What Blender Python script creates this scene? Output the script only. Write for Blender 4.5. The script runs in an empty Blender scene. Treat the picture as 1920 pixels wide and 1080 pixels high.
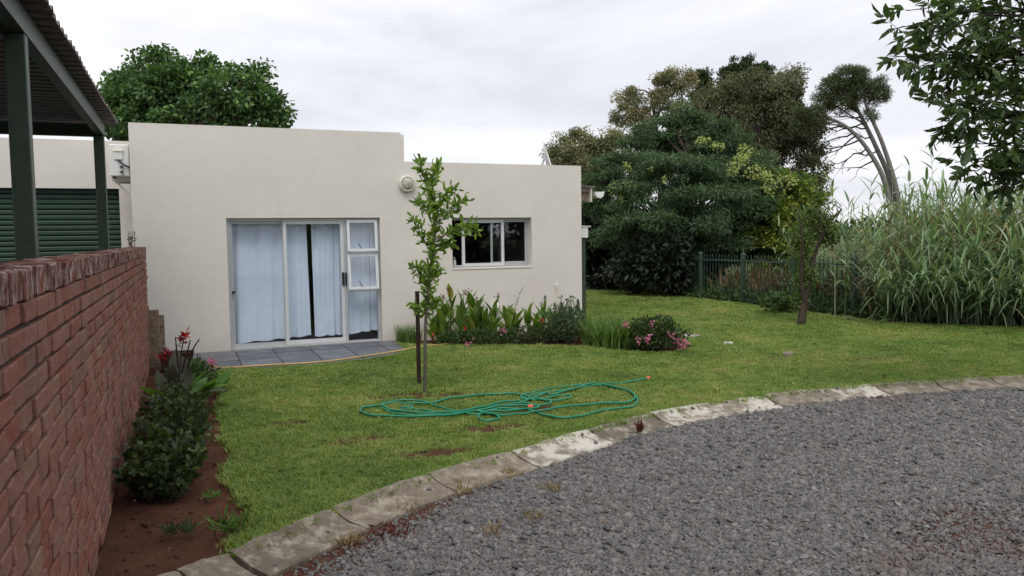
import bpy, bmesh, math, random
import numpy as np
from mathutils import Vector, Matrix, noise

rng = np.random.default_rng(7)
random.seed(7)
sc = bpy.context.scene
COL = sc.collection
R = math.radians

# ------------------------------------------------------------------ camera
cam_data = bpy.data.cameras.new('camera')
cam_data.sensor_width = 36.0
cam_data.lens = 27.75
cam_data.clip_start = 0.05
cam_data.clip_end = 4000.0
cam = bpy.data.objects.new('camera', cam_data)
COL.objects.link(cam)
cam.matrix_world = Matrix.Translation((0, 0, 1.65)) @ Matrix([[0.9241127, 0.0378009, -0.3802458], [-0.3818723, 0.0555304, -0.9225453], [-0.0137578, 0.9977412, 0.0657514]]).to_4x4()
sc.camera = cam

# ------------------------------------------------------------------ sky: overcast
SUN_ELEV, SUN_AZ = R(58), R(205)      # azimuth clockwise from +Y: behind the camera, to its left
world = bpy.data.worlds.new('World')
sc.world = world
world.use_nodes = True
nt = world.node_tree
nt.nodes.clear()
def wn(t, **kw):
    n = nt.nodes.new(t)
    for k, v in kw.items(): setattr(n, k, v)
    return n
out = wn('ShaderNodeOutputWorld')
sky = wn('ShaderNodeTexSky', sky_type='NISHITA', sun_disc=False)
sky.sun_elevation = SUN_ELEV; sky.sun_rotation = SUN_AZ; sky.dust_density = 3.0
bg_sky = wn('ShaderNodeBackground'); bg_sky.inputs['Strength'].default_value = 0.12
nt.links.new(sky.outputs[0], bg_sky.inputs['Color'])
tc = wn('ShaderNodeTexCoord')
mp = wn('ShaderNodeMapping'); mp.inputs['Scale'].default_value = (1.0, 1.0, 3.2); mp.inputs['Location'].default_value = (0.55, 0.1, 0.3)
nt.links.new(tc.outputs['Generated'], mp.inputs['Vector'])
nz = wn('ShaderNodeTexNoise'); nz.inputs['Scale'].default_value = 1.9; nz.inputs['Detail'].default_value = 7; nz.inputs['Roughness'].default_value = 0.52; nz.inputs['Distortion'].default_value = 0.35
nt.links.new(mp.outputs[0], nz.inputs['Vector'])
cr = wn('ShaderNodeValToRGB')
cr.color_ramp.elements[0].position = 0.34; cr.color_ramp.elements[0].color = (0.78, 0.80, 0.86, 1)
cr.color_ramp.elements[1].position = 0.62; cr.color_ramp.elements[1].color = (1.20, 1.21, 1.23, 1)
nt.links.new(nz.outputs['Fac'], cr.inputs['Fac'])
bg_cl = wn('ShaderNodeBackground'); bg_cl.inputs['Strength'].default_value = 1.05
nt.links.new(cr.outputs[0], bg_cl.inputs['Color'])
mixw = wn('ShaderNodeMixShader'); mixw.inputs[0].default_value = 0.94
nt.links.new(bg_sky.outputs[0], mixw.inputs[1]); nt.links.new(bg_cl.outputs[0], mixw.inputs[2])
nt.links.new(mixw.outputs[0], out.inputs['Surface'])

sun_data = bpy.data.lights.new('sun', 'SUN')
sun_data.energy = 1.5; sun_data.angle = R(28); sun_data.color = (1.0, 0.965, 0.92)
sun = bpy.data.objects.new('sun', sun_data)
COL.objects.link(sun)
sdir = Vector((math.sin(SUN_AZ) * math.cos(SUN_ELEV), math.cos(SUN_AZ) * math.cos(SUN_ELEV), math.sin(SUN_ELEV)))
sun.rotation_euler = sdir.to_track_quat('Z', 'Y').to_euler()

sc.view_settings.view_transform = 'Standard'
sc.view_settings.look = 'None'
sc.view_settings.exposure = 0.0
sc.view_settings.gamma = 1.0
sc.view_settings.use_curve_mapping = False
sc.cycles.max_bounces = 8
sc.cycles.transparent_max_bounces = 12

# ------------------------------------------------------------------ materials
class Mat:
    def __init__(s, name, rough=0.7, spec=0.3, metal=0.0, color=(.5, .5, .5)):
        s.m = bpy.data.materials.new(name); s.m.use_nodes = True
        s.t = s.m.node_tree; s.b = s.t.nodes['Principled BSDF']; s.o = s.t.nodes['Material Output']
        s.b.inputs['Roughness'].default_value = rough
        s.b.inputs['Specular IOR Level'].default_value = spec
        s.b.inputs['Metallic'].default_value = metal
        s.b.inputs['Base Color'].default_value = (*color, 1)
    def n(s, t, **kw):
        n = s.t.nodes.new(t)
        for k, v in kw.items():
            if k in n.inputs: n.inputs[k].default_value = v
            else: setattr(n, k, v)
        return n
    def l(s, a, b): s.t.links.new(a, b)
    def coord(s, kind='pos', scale=(1, 1, 1)):
        if kind == 'pos': o = s.n('ShaderNodeNewGeometry').outputs['Position']
        else: o = s.n('ShaderNodeTexCoord').outputs['Object']
        if scale != (1, 1, 1):
            m = s.n('ShaderNodeMapping', Scale=scale); s.l(o, m.inputs['Vector']); o = m.outputs[0]
        return o
    def noise(s, scale, detail=4, rough=.55, vec=None, dist=0.0):
        n = s.n('ShaderNodeTexNoise', Scale=scale, Detail=detail, Roughness=rough, Distortion=dist)
        s.l(vec if vec is not None else s.coord(), n.inputs['Vector']); return n.outputs['Fac']
    def ramp(s, fac, stops, interp='LINEAR'):
        r = s.n('ShaderNodeValToRGB'); e = r.color_ramp.elements; r.color_ramp.interpolation = interp
        while len(e) < len(stops): e.new(0.5)
        for el, (p, c) in zip(e, stops):
            el.position = p; el.color = (*c, 1) if len(c) == 3 else c
        s.l(fac, r.inputs['Fac']); return r.outputs['Color']
    def mix(s, fac, a, b, blend='MIX'):
        m = s.n('ShaderNodeMix', data_type='RGBA', blend_type=blend)
        for inp, v in ((m.inputs[0], fac), (m.inputs[6], a), (m.inputs[7], b)):
            if isinstance(v, (int, float)): inp.default_value = v
            elif isinstance(v, tuple): inp.default_value = (*v, 1) if len(v) == 3 else v
            else: s.l(v, inp)
        return m.outputs[2]
    def math(s, op, a, b=0.0):
        m = s.n('ShaderNodeMath', operation=op)
        for inp, v in ((m.inputs[0], a), (m.inputs[1], b)):
            if isinstance(v, (int, float)): inp.default_value = v
            else: s.l(v, inp)
        return m.outputs[0]
    def attr(s, name='rnd'):
        return s.n('ShaderNodeAttribute', attribute_name=name).outputs['Fac']
    def objrnd(s): return s.n('ShaderNodeObjectInfo').outputs['Random']
    def col(s, c):
        if isinstance(c, tuple): s.b.inputs['Base Color'].default_value = (*c, 1)
        else: s.l(c, s.b.inputs['Base Color'])
    def bump(s, h, strength=.4, dist=.01):
        b = s.n('ShaderNodeBump', Strength=strength, Distance=dist); s.l(h, b.inputs['Height']); s.l(b.outputs[0], s.b.inputs['Normal'])

def leafmat(name, stops, transl=.28, rough=.5, spec=.3, tcol=None, extra_noise=0.0):
    m = Mat(name, rough, spec)
    f = m.attr('rnd')
    f2 = m.math('FRACT', m.math('ADD', f, m.math('MULTIPLY', m.objrnd(), 0.999)))
    if extra_noise:
        nz = m.noise(extra_noise, 2)
        f2 = m.math('ADD', m.math('MULTIPLY', f2, .55), m.math('MULTIPLY', m.math('SUBTRACT', nz, .28), 1.0))
    c = m.ramp(f2, stops); m.col(c)
    tr = m.n('ShaderNodeBsdfTranslucent')
    m.l(m.mix(1.0, c, tcol or (1.5, 1.6, .7), 'MULTIPLY'), tr.inputs['Color'])
    mx = m.n('ShaderNodeMixShader', Fac=transl)
    m.l(m.b.outputs[0], mx.inputs[1]); m.l(tr.outputs[0], mx.inputs[2]); m.l(mx.outputs[0], m.o.inputs['Surface'])
    return m.m

def flat(name, color, rough=.6, spec=.3, metal=0.0, var=.12, scale=6.0, bump=0.0, bscale=60):
    m = Mat(name, rough, spec, metal)
    nz = m.noise(scale, 4)
    d = tuple(c * (1 - var) for c in color); l_ = tuple(min(1, c * (1 + var)) for c in color)
    m.col(m.ramp(nz, [(.3, d), (.7, l_)]))
    if bump: m.bump(m.noise(bscale, 5), bump, .004)
    return m.m

# plaster: painted rough-cast, faint trowel relief, splash dirt with its own ragged edge near the ground
m = Mat('plaster_paint', .85, .2)
p = m.coord()
big = m.noise(.9, 4, .6, p); fine = m.noise(9, 5, .6, p)
c = m.ramp(big, [(.3, (.665, .62, .565)), (.55, (.70, .66, .605)), (.75, (.72, .685, .635))])
c = m.mix(m.math('MULTIPLY', m.math('SUBTRACT', fine, .5), .5), c, (.58, .53, .46))
streak = m.noise(1.0, 5, .65, m.coord('pos', (7, 7, .55)))
c = m.mix(m.math('MULTIPLY', m.math('MAXIMUM', m.math('SUBTRACT', streak, .57), 0.0), .7), c, (.5, .46, .40))
sep = m.n('ShaderNodeSeparateXYZ'); m.l(p, sep.inputs[0])
low = m.math('SUBTRACT', m.math('MULTIPLY', m.noise(5, 5, .7, p), .55), sep.outputs['Z'])
lowm = m.n('ShaderNodeClamp'); m.l(m.math('MULTIPLY', low, 2.2), lowm.inputs[0])
c = m.mix(m.math('MULTIPLY', lowm.outputs[0], .45), c, (.40, .33, .27))
m.col(c); m.bump(m.math('ADD', m.noise(55, 6, .7, p), m.math('MULTIPLY', m.noise(6, 3, .5, p), 2.0)), .35, .006)
PLASTER = m.m

m = Mat('clay_brick', .9, .15)
rv = m.math('FRACT', m.math('ADD', m.attr('rnd'), m.objrnd()))
c = m.ramp(rv, [(0, (.25, .082, .06)), (.15, (.265, .105, .08)), (.4, (.265, .128, .10)), (.65, (.29, .15, .115)), (.82, (.215, .105, .085)), (.93, (.20, .11, .095)), (1, (.34, .195, .13))])
p = m.coord()
n1 = m.noise(28, 7, .74, p); n2 = m.noise(90, 4, .7, p)
c = m.mix(m.math('MULTIPLY', m.math('MAXIMUM', m.math('SUBTRACT', n1, .52), 0.0), 3.2), c, (.40, .31, .25))
c = m.mix(m.math('MULTIPLY', m.math('MAXIMUM', m.math('SUBTRACT', .45, n1), 0.0), 3.2), c, (.07, .03, .025))
c = m.mix(m.math('MULTIPLY', n2, .35), c, (.22, .10, .08))
m.col(c); m.bump(m.math('ADD', m.math('MULTIPLY', n1, 1.6), n2), .8, .006)
BRICK = m.m
m = Mat('weathered_coping_brick', .9, .15)
rv = m.math('FRACT', m.math('ADD', m.attr('rnd'), m.objrnd()))
c = m.ramp(rv, [(0, (.17, .05, .036)), (.3, (.10, .04, .035)), (.55, (.19, .065, .05)), (.8, (.14, .06, .05)), (1, (.25, .09, .06))])
st = m.noise(11, 5, .7, m.coord('pos', (1, 4.5, 1.0)))
c = m.mix(m.math('MULTIPLY', m.math('MAXIMUM', m.math('SUBTRACT', st, .47), 0.0), 4.6), c, (.50, .43, .39))
n1 = m.noise(35, 6, .7)
c = m.mix(m.math('MULTIPLY', m.math('MAXIMUM', m.math('SUBTRACT', .5, n1), 0.0), 3.0), c, (.05, .022, .02))
m.col(c); m.bump(n1, .9, .006)
COPING = m.m
MORTAR = flat('mortar', (.075, .055, .046), .95, .1, var=.3, scale=25, bump=.8)

def steel_green(name, c):
    m = Mat(name, .45, .4)
    n = m.noise(14, 5, .65); m.col(m.ramp(n, [(.3, tuple(x * .8 for x in c)), (.7, tuple(x * 1.2 for x in c))])); return m.m
GREEN_STEEL = steel_green('green_painted_steel', (.042, .066, .044))
GREEN_DOOR = steel_green('green_roller_slat', (.030, .062, .038))
FENCE_GREEN = steel_green('fence_green_paint', (.035, .065, .045))
m = Mat('weathered_roof_sheet', .55, .4, .25)
n = m.noise(5, 5, .65); m.col(m.ramp(n, [(.3, (.085, .06, .058)), (.7, (.17, .14, .135))])); ROOF_SHEET = m.m
ALU = flat('aluminium_frame', (.52, .54, .55), .38, .5, .35, var=.06)
ALU_WHITE = flat('pale_sash_aluminium', (.66, .68, .69), .4, .5, .15, var=.05)
BLACK = flat('black_plastic', (.015, .015, .016), .45, .4)
WHITE = flat('white_enamel', (.76, .76, .74), .4, .4, var=.05)
OFFWHITE = flat('aged_white_plastic', (.66, .63, .55), .5, .4, var=.08)
PVC = flat('white_pipe', (.8, .8, .77), .35, .4, var=.03)
INTERIOR = flat('gloom_toned_interior', (.16, .155, .15), .9, .1)  # indoor gloom put into the colour of the inner surfaces
WOOD = flat('weathered_wood', (.22, .17, .125), .9, .1, var=.4, scale=18, bump=.7)
RUST = flat('rusty_steel', (.045, .026, .02), .85, .2, var=.5, scale=30, bump=.5)
POT = flat('dark_terracotta', (.06, .03, .025), .7, .2, var=.3)
ORANGE = flat('orange_plastic', (.62, .13, .05), .45, .4)
HOSE_G = flat('green_hose_rubber', (.006, .19, .10), .4, .4, var=.15, scale=3)
HOSE_Y = flat('tan_hose_rubber', (.50, .33, .12), .5, .35, var=.15, scale=3)
CABLE = flat('grey_lagged_pipe', (.06, .06, .06), .8, .2)

m = Mat('curtain_cloth', .95, .05)
w = m.noise(7, 3); m.col(m.ramp(w, [(.3, (.70, .77, .91)), (.7, (.76, .82, .94))])); CURTAIN = m.m

m = Mat('window_glass', .02, .5)
g = m.n('ShaderNodeBsdfGlossy', Roughness=0.015); g.inputs['Color'].default_value = (.95, .97, 1, 1)
t_ = m.n('ShaderNodeBsdfTransparent'); t_.inputs['Color'].default_value = (.965, .98, .985, 1)
fr = m.n('ShaderNodeLayerWeight', Blend=.5); frf = m.math('ADD', m.math('MULTIPLY', m.math('POWER', fr.outputs['Facing'], 4.5), .9), .038)
bp = m.n('ShaderNodeBump', Strength=.03, Distance=.02); m.l(m.noise(2.0, 2), bp.inputs['Height']); m.l(bp.outputs[0], g.inputs['Normal'])
mx = m.n('ShaderNodeMixShader'); m.l(frf, mx.inputs[0]); m.l(t_.outputs[0], mx.inputs[1]); m.l(g.outputs[0], mx.inputs[2])
m.l(mx.outputs[0], m.o.inputs['Surface']); GLASS = m.m

m = Mat('lamp_lens', .25, .5); 
m.col(m.ramp(m.noise(25, 3), [(.35, (.30, .29, .24)), (.65, (.52, .50, .43))])); LENS = m.m

m = Mat('slate_tile', .38, .45)
rv = m.objrnd(); n = m.noise(6, 6, .65)
c = m.ramp(rv, [(0, (.070, .080, .094)), (.5, (.092, .102, .118)), (1, (.12, .13, .148))])
c = m.mix(m.math('MULTIPLY', m.math('SUBTRACT', n, .35), .9), c, (.14, .15, .165)); m.col(c)
rr = m.ramp(m.noise(3, 3), [(.35, (.34,) * 3), (.65, (.7,) * 3)]); m.l(rr, m.b.inputs['Roughness'])
m.bump(m.noise(28, 5), .25, .004); SLATE = m.m

m = Mat('kerb_concrete', .9, .15)
rv = m.objrnd(); n = m.noise(9, 6, .7); n2 = m.noise(60, 4, .7)
c = m.ramp(rv, [(0, (.135, .115, .09)), (.5, (.175, .148, .115)), (1, (.215, .18, .14))])
c = m.mix(m.math('MULTIPLY', m.math('MAXIMUM', m.math('SUBTRACT', n, .5), 0.0), 5.0), c, (.44, .40, .335))
c = m.mix(m.math('MULTIPLY', m.math('MAXIMUM', m.math('SUBTRACT', .46, n), 0.0), 6.0), c, (.085, .065, .05))
c = m.mix(m.math('MULTIPLY', n2, .3), c, (.16, .13, .10)); m.col(c); m.bump(m.math('ADD', n, n2), .6, .006); KERB = m.m
m = Mat('kerb_limewash', .9, .15)
n = m.noise(7, 7, .72); n2 = m.noise(60, 4, .7); n3 = m.noise(2.2, 3)
c = m.ramp(m.math('ADD', n, m.math('MULTIPLY', m.math('SUBTRACT', n3, .5), .5)), [(.40, (.19, .16, .125)), (.47, (.30, .265, .22)), (.53, (.50, .47, .415)), (.72, (.60, .57, .515))])
c = m.mix(m.math('MULTIPLY', n2, .3), c, (.22, .19, .15)); m.col(c); m.bump(m.math('ADD', n, n2), .6, .006); KERB_WHITE = m.m

m = Mat('red_soil', .95, .1)
n = m.noise(3, 6, .7); n2 = m.noise(45, 5, .75)
c = m.ramp(n, [(.3, (.075, .033, .022)), (.55, (.108, .048, .031)), (.75, (.145, .068, .044))])
c = m.mix(m.math('MULTIPLY', m.math('MAXIMUM', m.math('SUBTRACT', n2, .55), 0.0), 2.5), c, (.17, .095, .062)); m.col(c)
m.bump(m.math('ADD', m.math('MULTIPLY', m.noise(14, 5, .7), 2.0), n2), .9, .02); SOIL = m.m

m = Mat('lawn_soil', .95, .1)
n = m.noise(1.3, 5, .6); n2 = m.noise(40, 5, .7)
c = m.ramp(n, [(.3, (.085, .105, .030)), (.6, (.13, .15, .042)), (.8, (.15, .135, .055))])
c = m.mix(m.math('MULTIPLY', n2, .7), c, (.075, .072, .028)); m.col(c); m.bump(n2, .9, .03); LAWN = m.m

m = Mat('far_ground', .95, .1)
n = m.noise(.08, 6, .6); c = m.ramp(n, [(.3, (.045, .06, .02)), (.6, (.08, .085, .032)), (.8, (.13, .105, .055))])
m.col(c); GROUND = m.m

m = Mat('gravel_bed', .95, .1)
n = m.noise(60, 6, .75); n2 = m.noise(.55, 4, .6)
c = m.ramp(n, [(.3, (.025, .024, .024)), (.6, (.07, .067, .066)), (.8, (.12, .115, .115))])
red = m.ramp(n2, [(.55, (0, 0, 0)), (.72, (1, 1, 1))])
c = m.mix(red, c, (.085, .042, .028)); m.col(c); m.bump(n, 1.0, .03); GRAVEL_BED = m.m
m = Mat('crushed_stone', .8, .25)
rv = m.objrnd(); n2 = m.noise(.55, 4, .6); p = m.coord()
c = m.ramp(rv, [(0, (.094, .092, .090)), (.3, (.130, .126, .122)), (.6, (.163, .157, .151)), (.88, (.21, .202, .193)), (.97, (.19, .155, .13)), (1, (.30, .28, .26))])
red = m.ramp(n2, [(.57, (0, 0, 0)), (.75, (.55, .55, .55))])
c = m.mix(red, c, (.12, .068, .05)); c = m.mix(m.math('MULTIPLY', m.noise(80, 3), .25), c, (.08, .075, .075))
m.col(c); m.bump(m.noise(120, 3), .5, .004); STONE = m.m

def bark(name, a, b, sc_=(9, 9, 1.6)):
    m = Mat(name, .9, .1); n = m.noise(3, 6, .7, m.coord('pos', sc_)); m.col(m.ramp(n, [(.35, a), (.65, b)])); m.bump(n, .9, .03); return m.m
BARK_DARK = bark('dark_bark', (.035, .026, .02), (.09, .07, .055))
BARK_GREY = bark('grey_bark', (.12, .11, .105), (.27, .25, .235))
BARK_PALE = bark('pale_bark', (.14, .12, .11), (.30, .27, .25))
BARK_SAP = bark('sapling_bark', (.10, .09, .075), (.20, .18, .155), (40, 40, 8))
BARK_TWIG = bark('twig_bark', (.03, .022, .018), (.06, .048, .036))

L_BROAD = leafmat('broad_leaf', [(0, (0.043, 0.088, 0.034)), (.45, (0.073, 0.144, 0.046)), (.8, (0.125, 0.222, 0.064)), (1, (0.195, 0.315, 0.091))], .25)
L_EUC = leafmat('gum_leaf', [(0, (0.096, 0.117, 0.059)), (.4, (0.179, 0.188, 0.099)), (.75, (0.289, 0.262, 0.143)), (1, (0.359, 0.289, 0.179))], .22)
L_EUCD = leafmat('dark_gum_leaf', [(0, (0.056, 0.059, 0.036)), (.4, (0.100, 0.099, 0.056)), (.8, (0.150, 0.149, 0.076)), (1, (0.170, 0.202, 0.090))], .2)
L_CYP = leafmat('cypress_leaf', [(0, (0.021, 0.039, 0.018)), (.6, (0.045, 0.078, 0.030)), (1, (0.090, 0.120, 0.045))], .1)
L_ACA = leafmat('feathery_leaf', [(0, (0.043, 0.082, 0.038)), (.45, (0.070, 0.122, 0.056)), (.8, (0.113, 0.172, 0.081)), (1, (0.187, 0.235, 0.115))], .2)
L_DARK = leafmat('shade_toned_leaf', [(0, (0.007, 0.013, 0.006)), (.6, (0.010, 0.022, 0.008)), (1, (0.019, 0.036, 0.013))], .12)  # near-black leaf colour carries the shade under the feathery tree
L_YEL = leafmat('yellow_green_leaf', [(0, (0.061, 0.106, 0.025)), (.4, (0.112, 0.182, 0.032)), (.75, (0.213, 0.274, 0.045)), (1, (0.404, 0.404, 0.081))], .3)
L_FLOWY = leafmat('pale_yellow_blossom', [(0, (0.238, 0.288, 0.095)), (1, (0.454, 0.504, 0.204))], .3)
L_PINE = leafmat('pine_needles', [(0, (0.045, 0.070, 0.036)), (.6, (0.091, 0.125, 0.056)), (1, (0.151, 0.182, 0.081))], .12)
L_REED = leafmat('reed_leaf', [(0, (0.093, 0.153, 0.073)), (.35, (0.163, 0.251, 0.121)), (.7, (0.238, 0.342, 0.184)), (.9, (0.342, 0.414, 0.277)), (1, (0.408, 0.360, 0.255))], .25)
L_REEDDRY = leafmat('dry_reed', [(0, (0.150, 0.105, 0.053)), (1, (0.330, 0.240, 0.128))], .2)
L_SAP = leafmat('sapling_leaf', [(0, (0.076, 0.133, 0.025)), (.4, (0.127, 0.209, 0.037)), (.8, (0.196, 0.297, 0.057)), (1, (0.278, 0.380, 0.076))], .35)
L_FORE = leafmat('ash_leaf', [(0, (0.030, 0.054, 0.021)), (.45, (0.045, 0.082, 0.026)), (.8, (0.070, 0.116, 0.039)), (1, (0.112, 0.164, 0.048))], .28)
L_CANNA = leafmat('canna_leaf', [(0, (0.078, 0.143, 0.033)), (.5, (0.127, 0.211, 0.042)), (.85, (0.195, 0.277, 0.053)), (1, (0.332, 0.319, 0.060))], .3)
L_BRONZE = leafmat('bronze_canna_leaf', [(0, (0.023, 0.022, 0.017)), (.5, (0.042, 0.044, 0.026)), (1, (0.065, 0.072, 0.036))], .2)
L_BRIGHT = leafmat('bright_canna_leaf', [(0, (0.078, 0.169, 0.039)), (1, (0.143, 0.260, 0.058))], .35)
L_SHRUB = leafmat('shrub_leaf', [(0, (0.023, 0.042, 0.014)), (.5, (0.038, 0.069, 0.023)), (.85, (0.065, 0.104, 0.030)), (1, (0.100, 0.135, 0.035))], .25)
L_SAGE = leafmat('narrow_shrub_leaf', [(0, (0.039, 0.072, 0.036)), (.6, (0.072, 0.120, 0.055)), (1, (0.117, 0.176, 0.078))], .22)
L_BLADE = leafmat('border_grass_leaf', [(0, (0.065, 0.124, 0.029)), (.6, (0.111, 0.195, 0.042)), (1, (0.182, 0.260, 0.065))], .3)
L_DRY = leafmat('dry_grass_leaf', [(0, (0.127, 0.075, 0.039)), (.6, (0.234, 0.150, 0.078)), (1, (0.332, 0.234, 0.127))], .2)
L_WEED = leafmat('understorey_leaf', [(0, (0.026, 0.052, 0.018)), (.6, (0.052, 0.098, 0.029)), (1, (0.104, 0.156, 0.046))], .22)
L_STRAW = leafmat('straw_blade', [(0, (.20, .13, .065)), (.6, (.34, .25, .13)), (1, (.46, .37, .22))], .25)
L_LEAN = leafmat('light_tree_leaf', [(0, (.045, .075, .02)), (.5, (.085, .135, .035)), (1, (.15, .20, .05))], .3)
L_RED = leafmat('red_petal', [(0, (0.350, 0.009, 0.014)), (1, (0.504, 0.021, 0.021))], .25, tcol=(1, 1, 1))
L_DKRED = leafmat('dark_red_bud', [(0, (.10, .012, .02)), (1, (.22, .02, .035))], .15, tcol=(1, 1, 1))
L_PINK = leafmat('pink_petal', [(0, (.52, .12, .24)), (1, (.70, .28, .40))], .3, tcol=(1, 1, 1))
L_REDWEED = leafmat('dry_red_weed', [(0, (.09, .02, .015)), (1, (.19, .05, .035))], .15, tcol=(1, 1, 1))

# lawn blades: colour drifts over the lawn in patches, some straw
m = Mat('lawn_blade', .6, .2)
p = m.coord(); n = m.noise(.7, 5, .62, p); n2 = m.noise(4.5, 5, .7, p)
f = m.math('ADD', m.math('MULTIPLY', n, .55), m.math('MULTIPLY', n2, .45))
c = m.ramp(f, [(.36, (.102, .178, .046)), (.46, (.172, .268, .062)), (.54, (.245, .325, .088)), (.62, (.35, .365, .13)), (.70, (.40, .34, .16))])
rv = m.objrnd()
c = m.mix(m.math('MULTIPLY', m.math('MAXIMUM', m.math('SUBTRACT', rv, .86), 0.0), 5.0), c, (.36, .30, .14))
c = m.mix(m.math('MULTIPLY', m.attr('rnd'), .4), c, (.085, .125, .024)); m.col(c)
tr = m.n('ShaderNodeBsdfTranslucent'); m.l(m.mix(1.0, c, (1.5, 1.5, .7), 'MULTIPLY'), tr.inputs['Color'])
mx = m.n('ShaderNodeMixShader', Fac=.3); m.l(m.b.outputs[0], mx.inputs[1]); m.l(tr.outputs[0], mx.inputs[2]); m.l(mx.outputs[0], m.o.inputs['Surface'])
GRASS = m.m

# ------------------------------------------------------------------ building helpers
def wloc(o):
    v = np.zeros(3)
    while o is not None:
        v += np.array(o.location); o = o.parent
    return v
def tag(o, label=None, cat=None, group=None, kind=None):
    if label: o['label'] = label
    if cat: o['category'] = cat
    if group: o['group'] = group
    if kind: o['kind'] = kind
    return o
def thing(name, label, cat, loc=(0, 0, 0), group=None):
    o = bpy.data.objects.new(name, None); o.location = loc; o.empty_display_size = .2; COL.objects.link(o)
    return tag(o, label, cat, group)
def link(name, me, parent=None):
    o = bpy.data.objects.new(name, me); COL.objects.link(o); o.parent = parent; return o

class MB:
    """collects shapes given in world coordinates; build() makes ONE mesh object"""
    def __init__(s): s.v = []; s.f = []; s.r = []; s.n = 0
    def add(s, verts, faces, rnd=0.0):
        verts = np.asarray(verts, float); s.v.append(verts)
        s.f.extend([tuple(i + s.n for i in f) for f in faces]); s.r.append(np.full(len(verts), rnd)); s.n += len(verts); return s
    def box(s, a, b, rnd=0.0):
        (x0, y0, z0), (x1, y1, z1) = a, b
        v = [(x0,y0,z0),(x1,y0,z0),(x1,y1,z0),(x0,y1,z0),(x0,y0,z1),(x1,y0,z1),(x1,y1,z1),(x0,y1,z1)]
        return s.add(v, [(3,2,1,0),(4,5,6,7),(0,1,5,4),(1,2,6,5),(2,3,7,6),(3,0,4,7)], rnd)
    def tube(s, pts, rad, k=6, rnd=0.0, cap=True):
        pts = np.asarray(pts, float); n = len(pts)
        rad = np.full(n, rad) if np.isscalar(rad) else np.asarray(rad)
        tg = np.gradient(pts, axis=0); tg /= np.linalg.norm(tg, axis=1)[:, None] + 1e-9
        ref = np.array([0, 0, 1.0]) if abs(tg[0][2]) < .9 else np.array([1.0, 0, 0])
        vs = []; u = np.cross(tg[0], ref)
        for i in range(n):
            u = u - tg[i] * (u @ tg[i]); u /= np.linalg.norm(u) + 1e-9; w = np.cross(tg[i], u)
            a = np.arange(k) * 2 * math.pi / k
            vs.append(pts[i] + rad[i] * (np.cos(a)[:, None] * u + np.sin(a)[:, None] * w))
        fs = [(i*k+j, i*k+(j+1) % k, (i+1)*k+(j+1) % k, (i+1)*k+j) for i in range(n-1) for j in range(k)]
        if cap: fs += [tuple(range(k))[::-1], tuple((n-1)*k+j for j in range(k))]
        return s.add(np.concatenate(vs), fs, rnd)
    def prism(s, poly, axis, a, b, rnd=0.0):
        """closed 2-D outline swept along an axis from a to b"""
        def mk(p, t):
            q = list(p); q.insert(axis, t); return q
        n = len(poly); v = [mk(p, a) for p in poly] + [mk(p, b) for p in poly]
        return s.add(v, [tuple(range(n))[::-1], tuple(range(n, 2*n))] + [(i, (i+1) % n, n+(i+1) % n, n+i) for i in range(n)], rnd)
    def build(s, name, mat, parent=None, smooth=False, bevel=0.0):
        v = np.concatenate(s.v) - wloc(parent)
        me = bpy.data.meshes.new(name); me.from_pydata(v.tolist(), [], s.f)
        r = np.concatenate(s.r)
        if r.any(): me.attributes.new('rnd', 'FLOAT', 'POINT').data.foreach_set('value', r)
        bm = bmesh.new(); bm.from_mesh(me); bmesh.ops.recalc_face_normals(bm, faces=bm.faces)
        if bevel: bmesh.ops.bevel(bm, geom=bm.edges[:], offset=bevel, segments=1, affect='EDGES')
        bm.to_mesh(me); bm.free()
        if smooth: me.shade_smooth()
        me.materials.append(mat)
        return link(name, me, parent)

def sheet(name, poly, z, mat, kind='structure', parent=None):
    bm = bmesh.new(); vs = [bm.verts.new((x, y, z)) for x, y in poly]
    f = bm.faces.new(vs); bmesh.ops.triangulate(bm, faces=[f])
    bmesh.ops.recalc_face_normals(bm, faces=bm.faces)
    if sum(ff.normal.z for ff in bm.faces) < 0: bmesh.ops.reverse_faces(bm, faces=bm.faces)
    me = bpy.data.meshes.new(name); bm.to_mesh(me); bm.free(); me.materials.append(mat)
    return tag(link(name, me, parent), kind=kind)

DIAMOND = (np.array([(0,0,0),(-.5,.45,.06),(0,1,-.1),(.5,.45,.06)]), np.array([(0,2,1),(0,3,2)]))
LANCE = (np.array([(0,0,0),(-.42,.25,.05),(-.42,.6,.04),(0,1,-.12),(.42,.6,.04),(.42,.25,.05),(0,.45,-.03)]),
         np.array([(0,6,1),(1,6,2),(2,6,3),(3,6,4),(4,6,5),(5,6,0)]))
LOBED = (np.array([(0,0,0),(-.5,.25,.04),(-.22,.45,.02),(-.42,.8,.05),(0,1,-.08),(.42,.8,.05),(.22,.45,.02),(.5,.25,.04)]),
         np.array([(0,2,1),(2,4,3),(0,4,2),(0,6,4),(6,5,4),(0,7,6)]))
def unit(v): return v / (np.linalg.norm(v, axis=-1, keepdims=True) + 1e-9)
def leaf_arrays(pos, dirs, length, width, tmpl=DIAMOND):
    tv, tf = tmpl; n = len(pos)
    d = unit(dirs); s = unit(np.cross(d, rng.normal(size=(n, 3)))); w = np.cross(s, d)
    L = np.broadcast_to(length, (n,))[:, None, None]; Wd = np.broadcast_to(width, (n,))[:, None, None]
    v = pos[:, None] + s[:, None] * tv[None, :, 0:1] * Wd + d[:, None] * tv[None, :, 1:2] * L + w[:, None] * tv[None, :, 2:3] * L
    f = tf[None] + (np.arange(n) * len(tv))[:, None, None]
    return v.reshape(-1, 3), f.reshape(-1, 3), len(tv)
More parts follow.
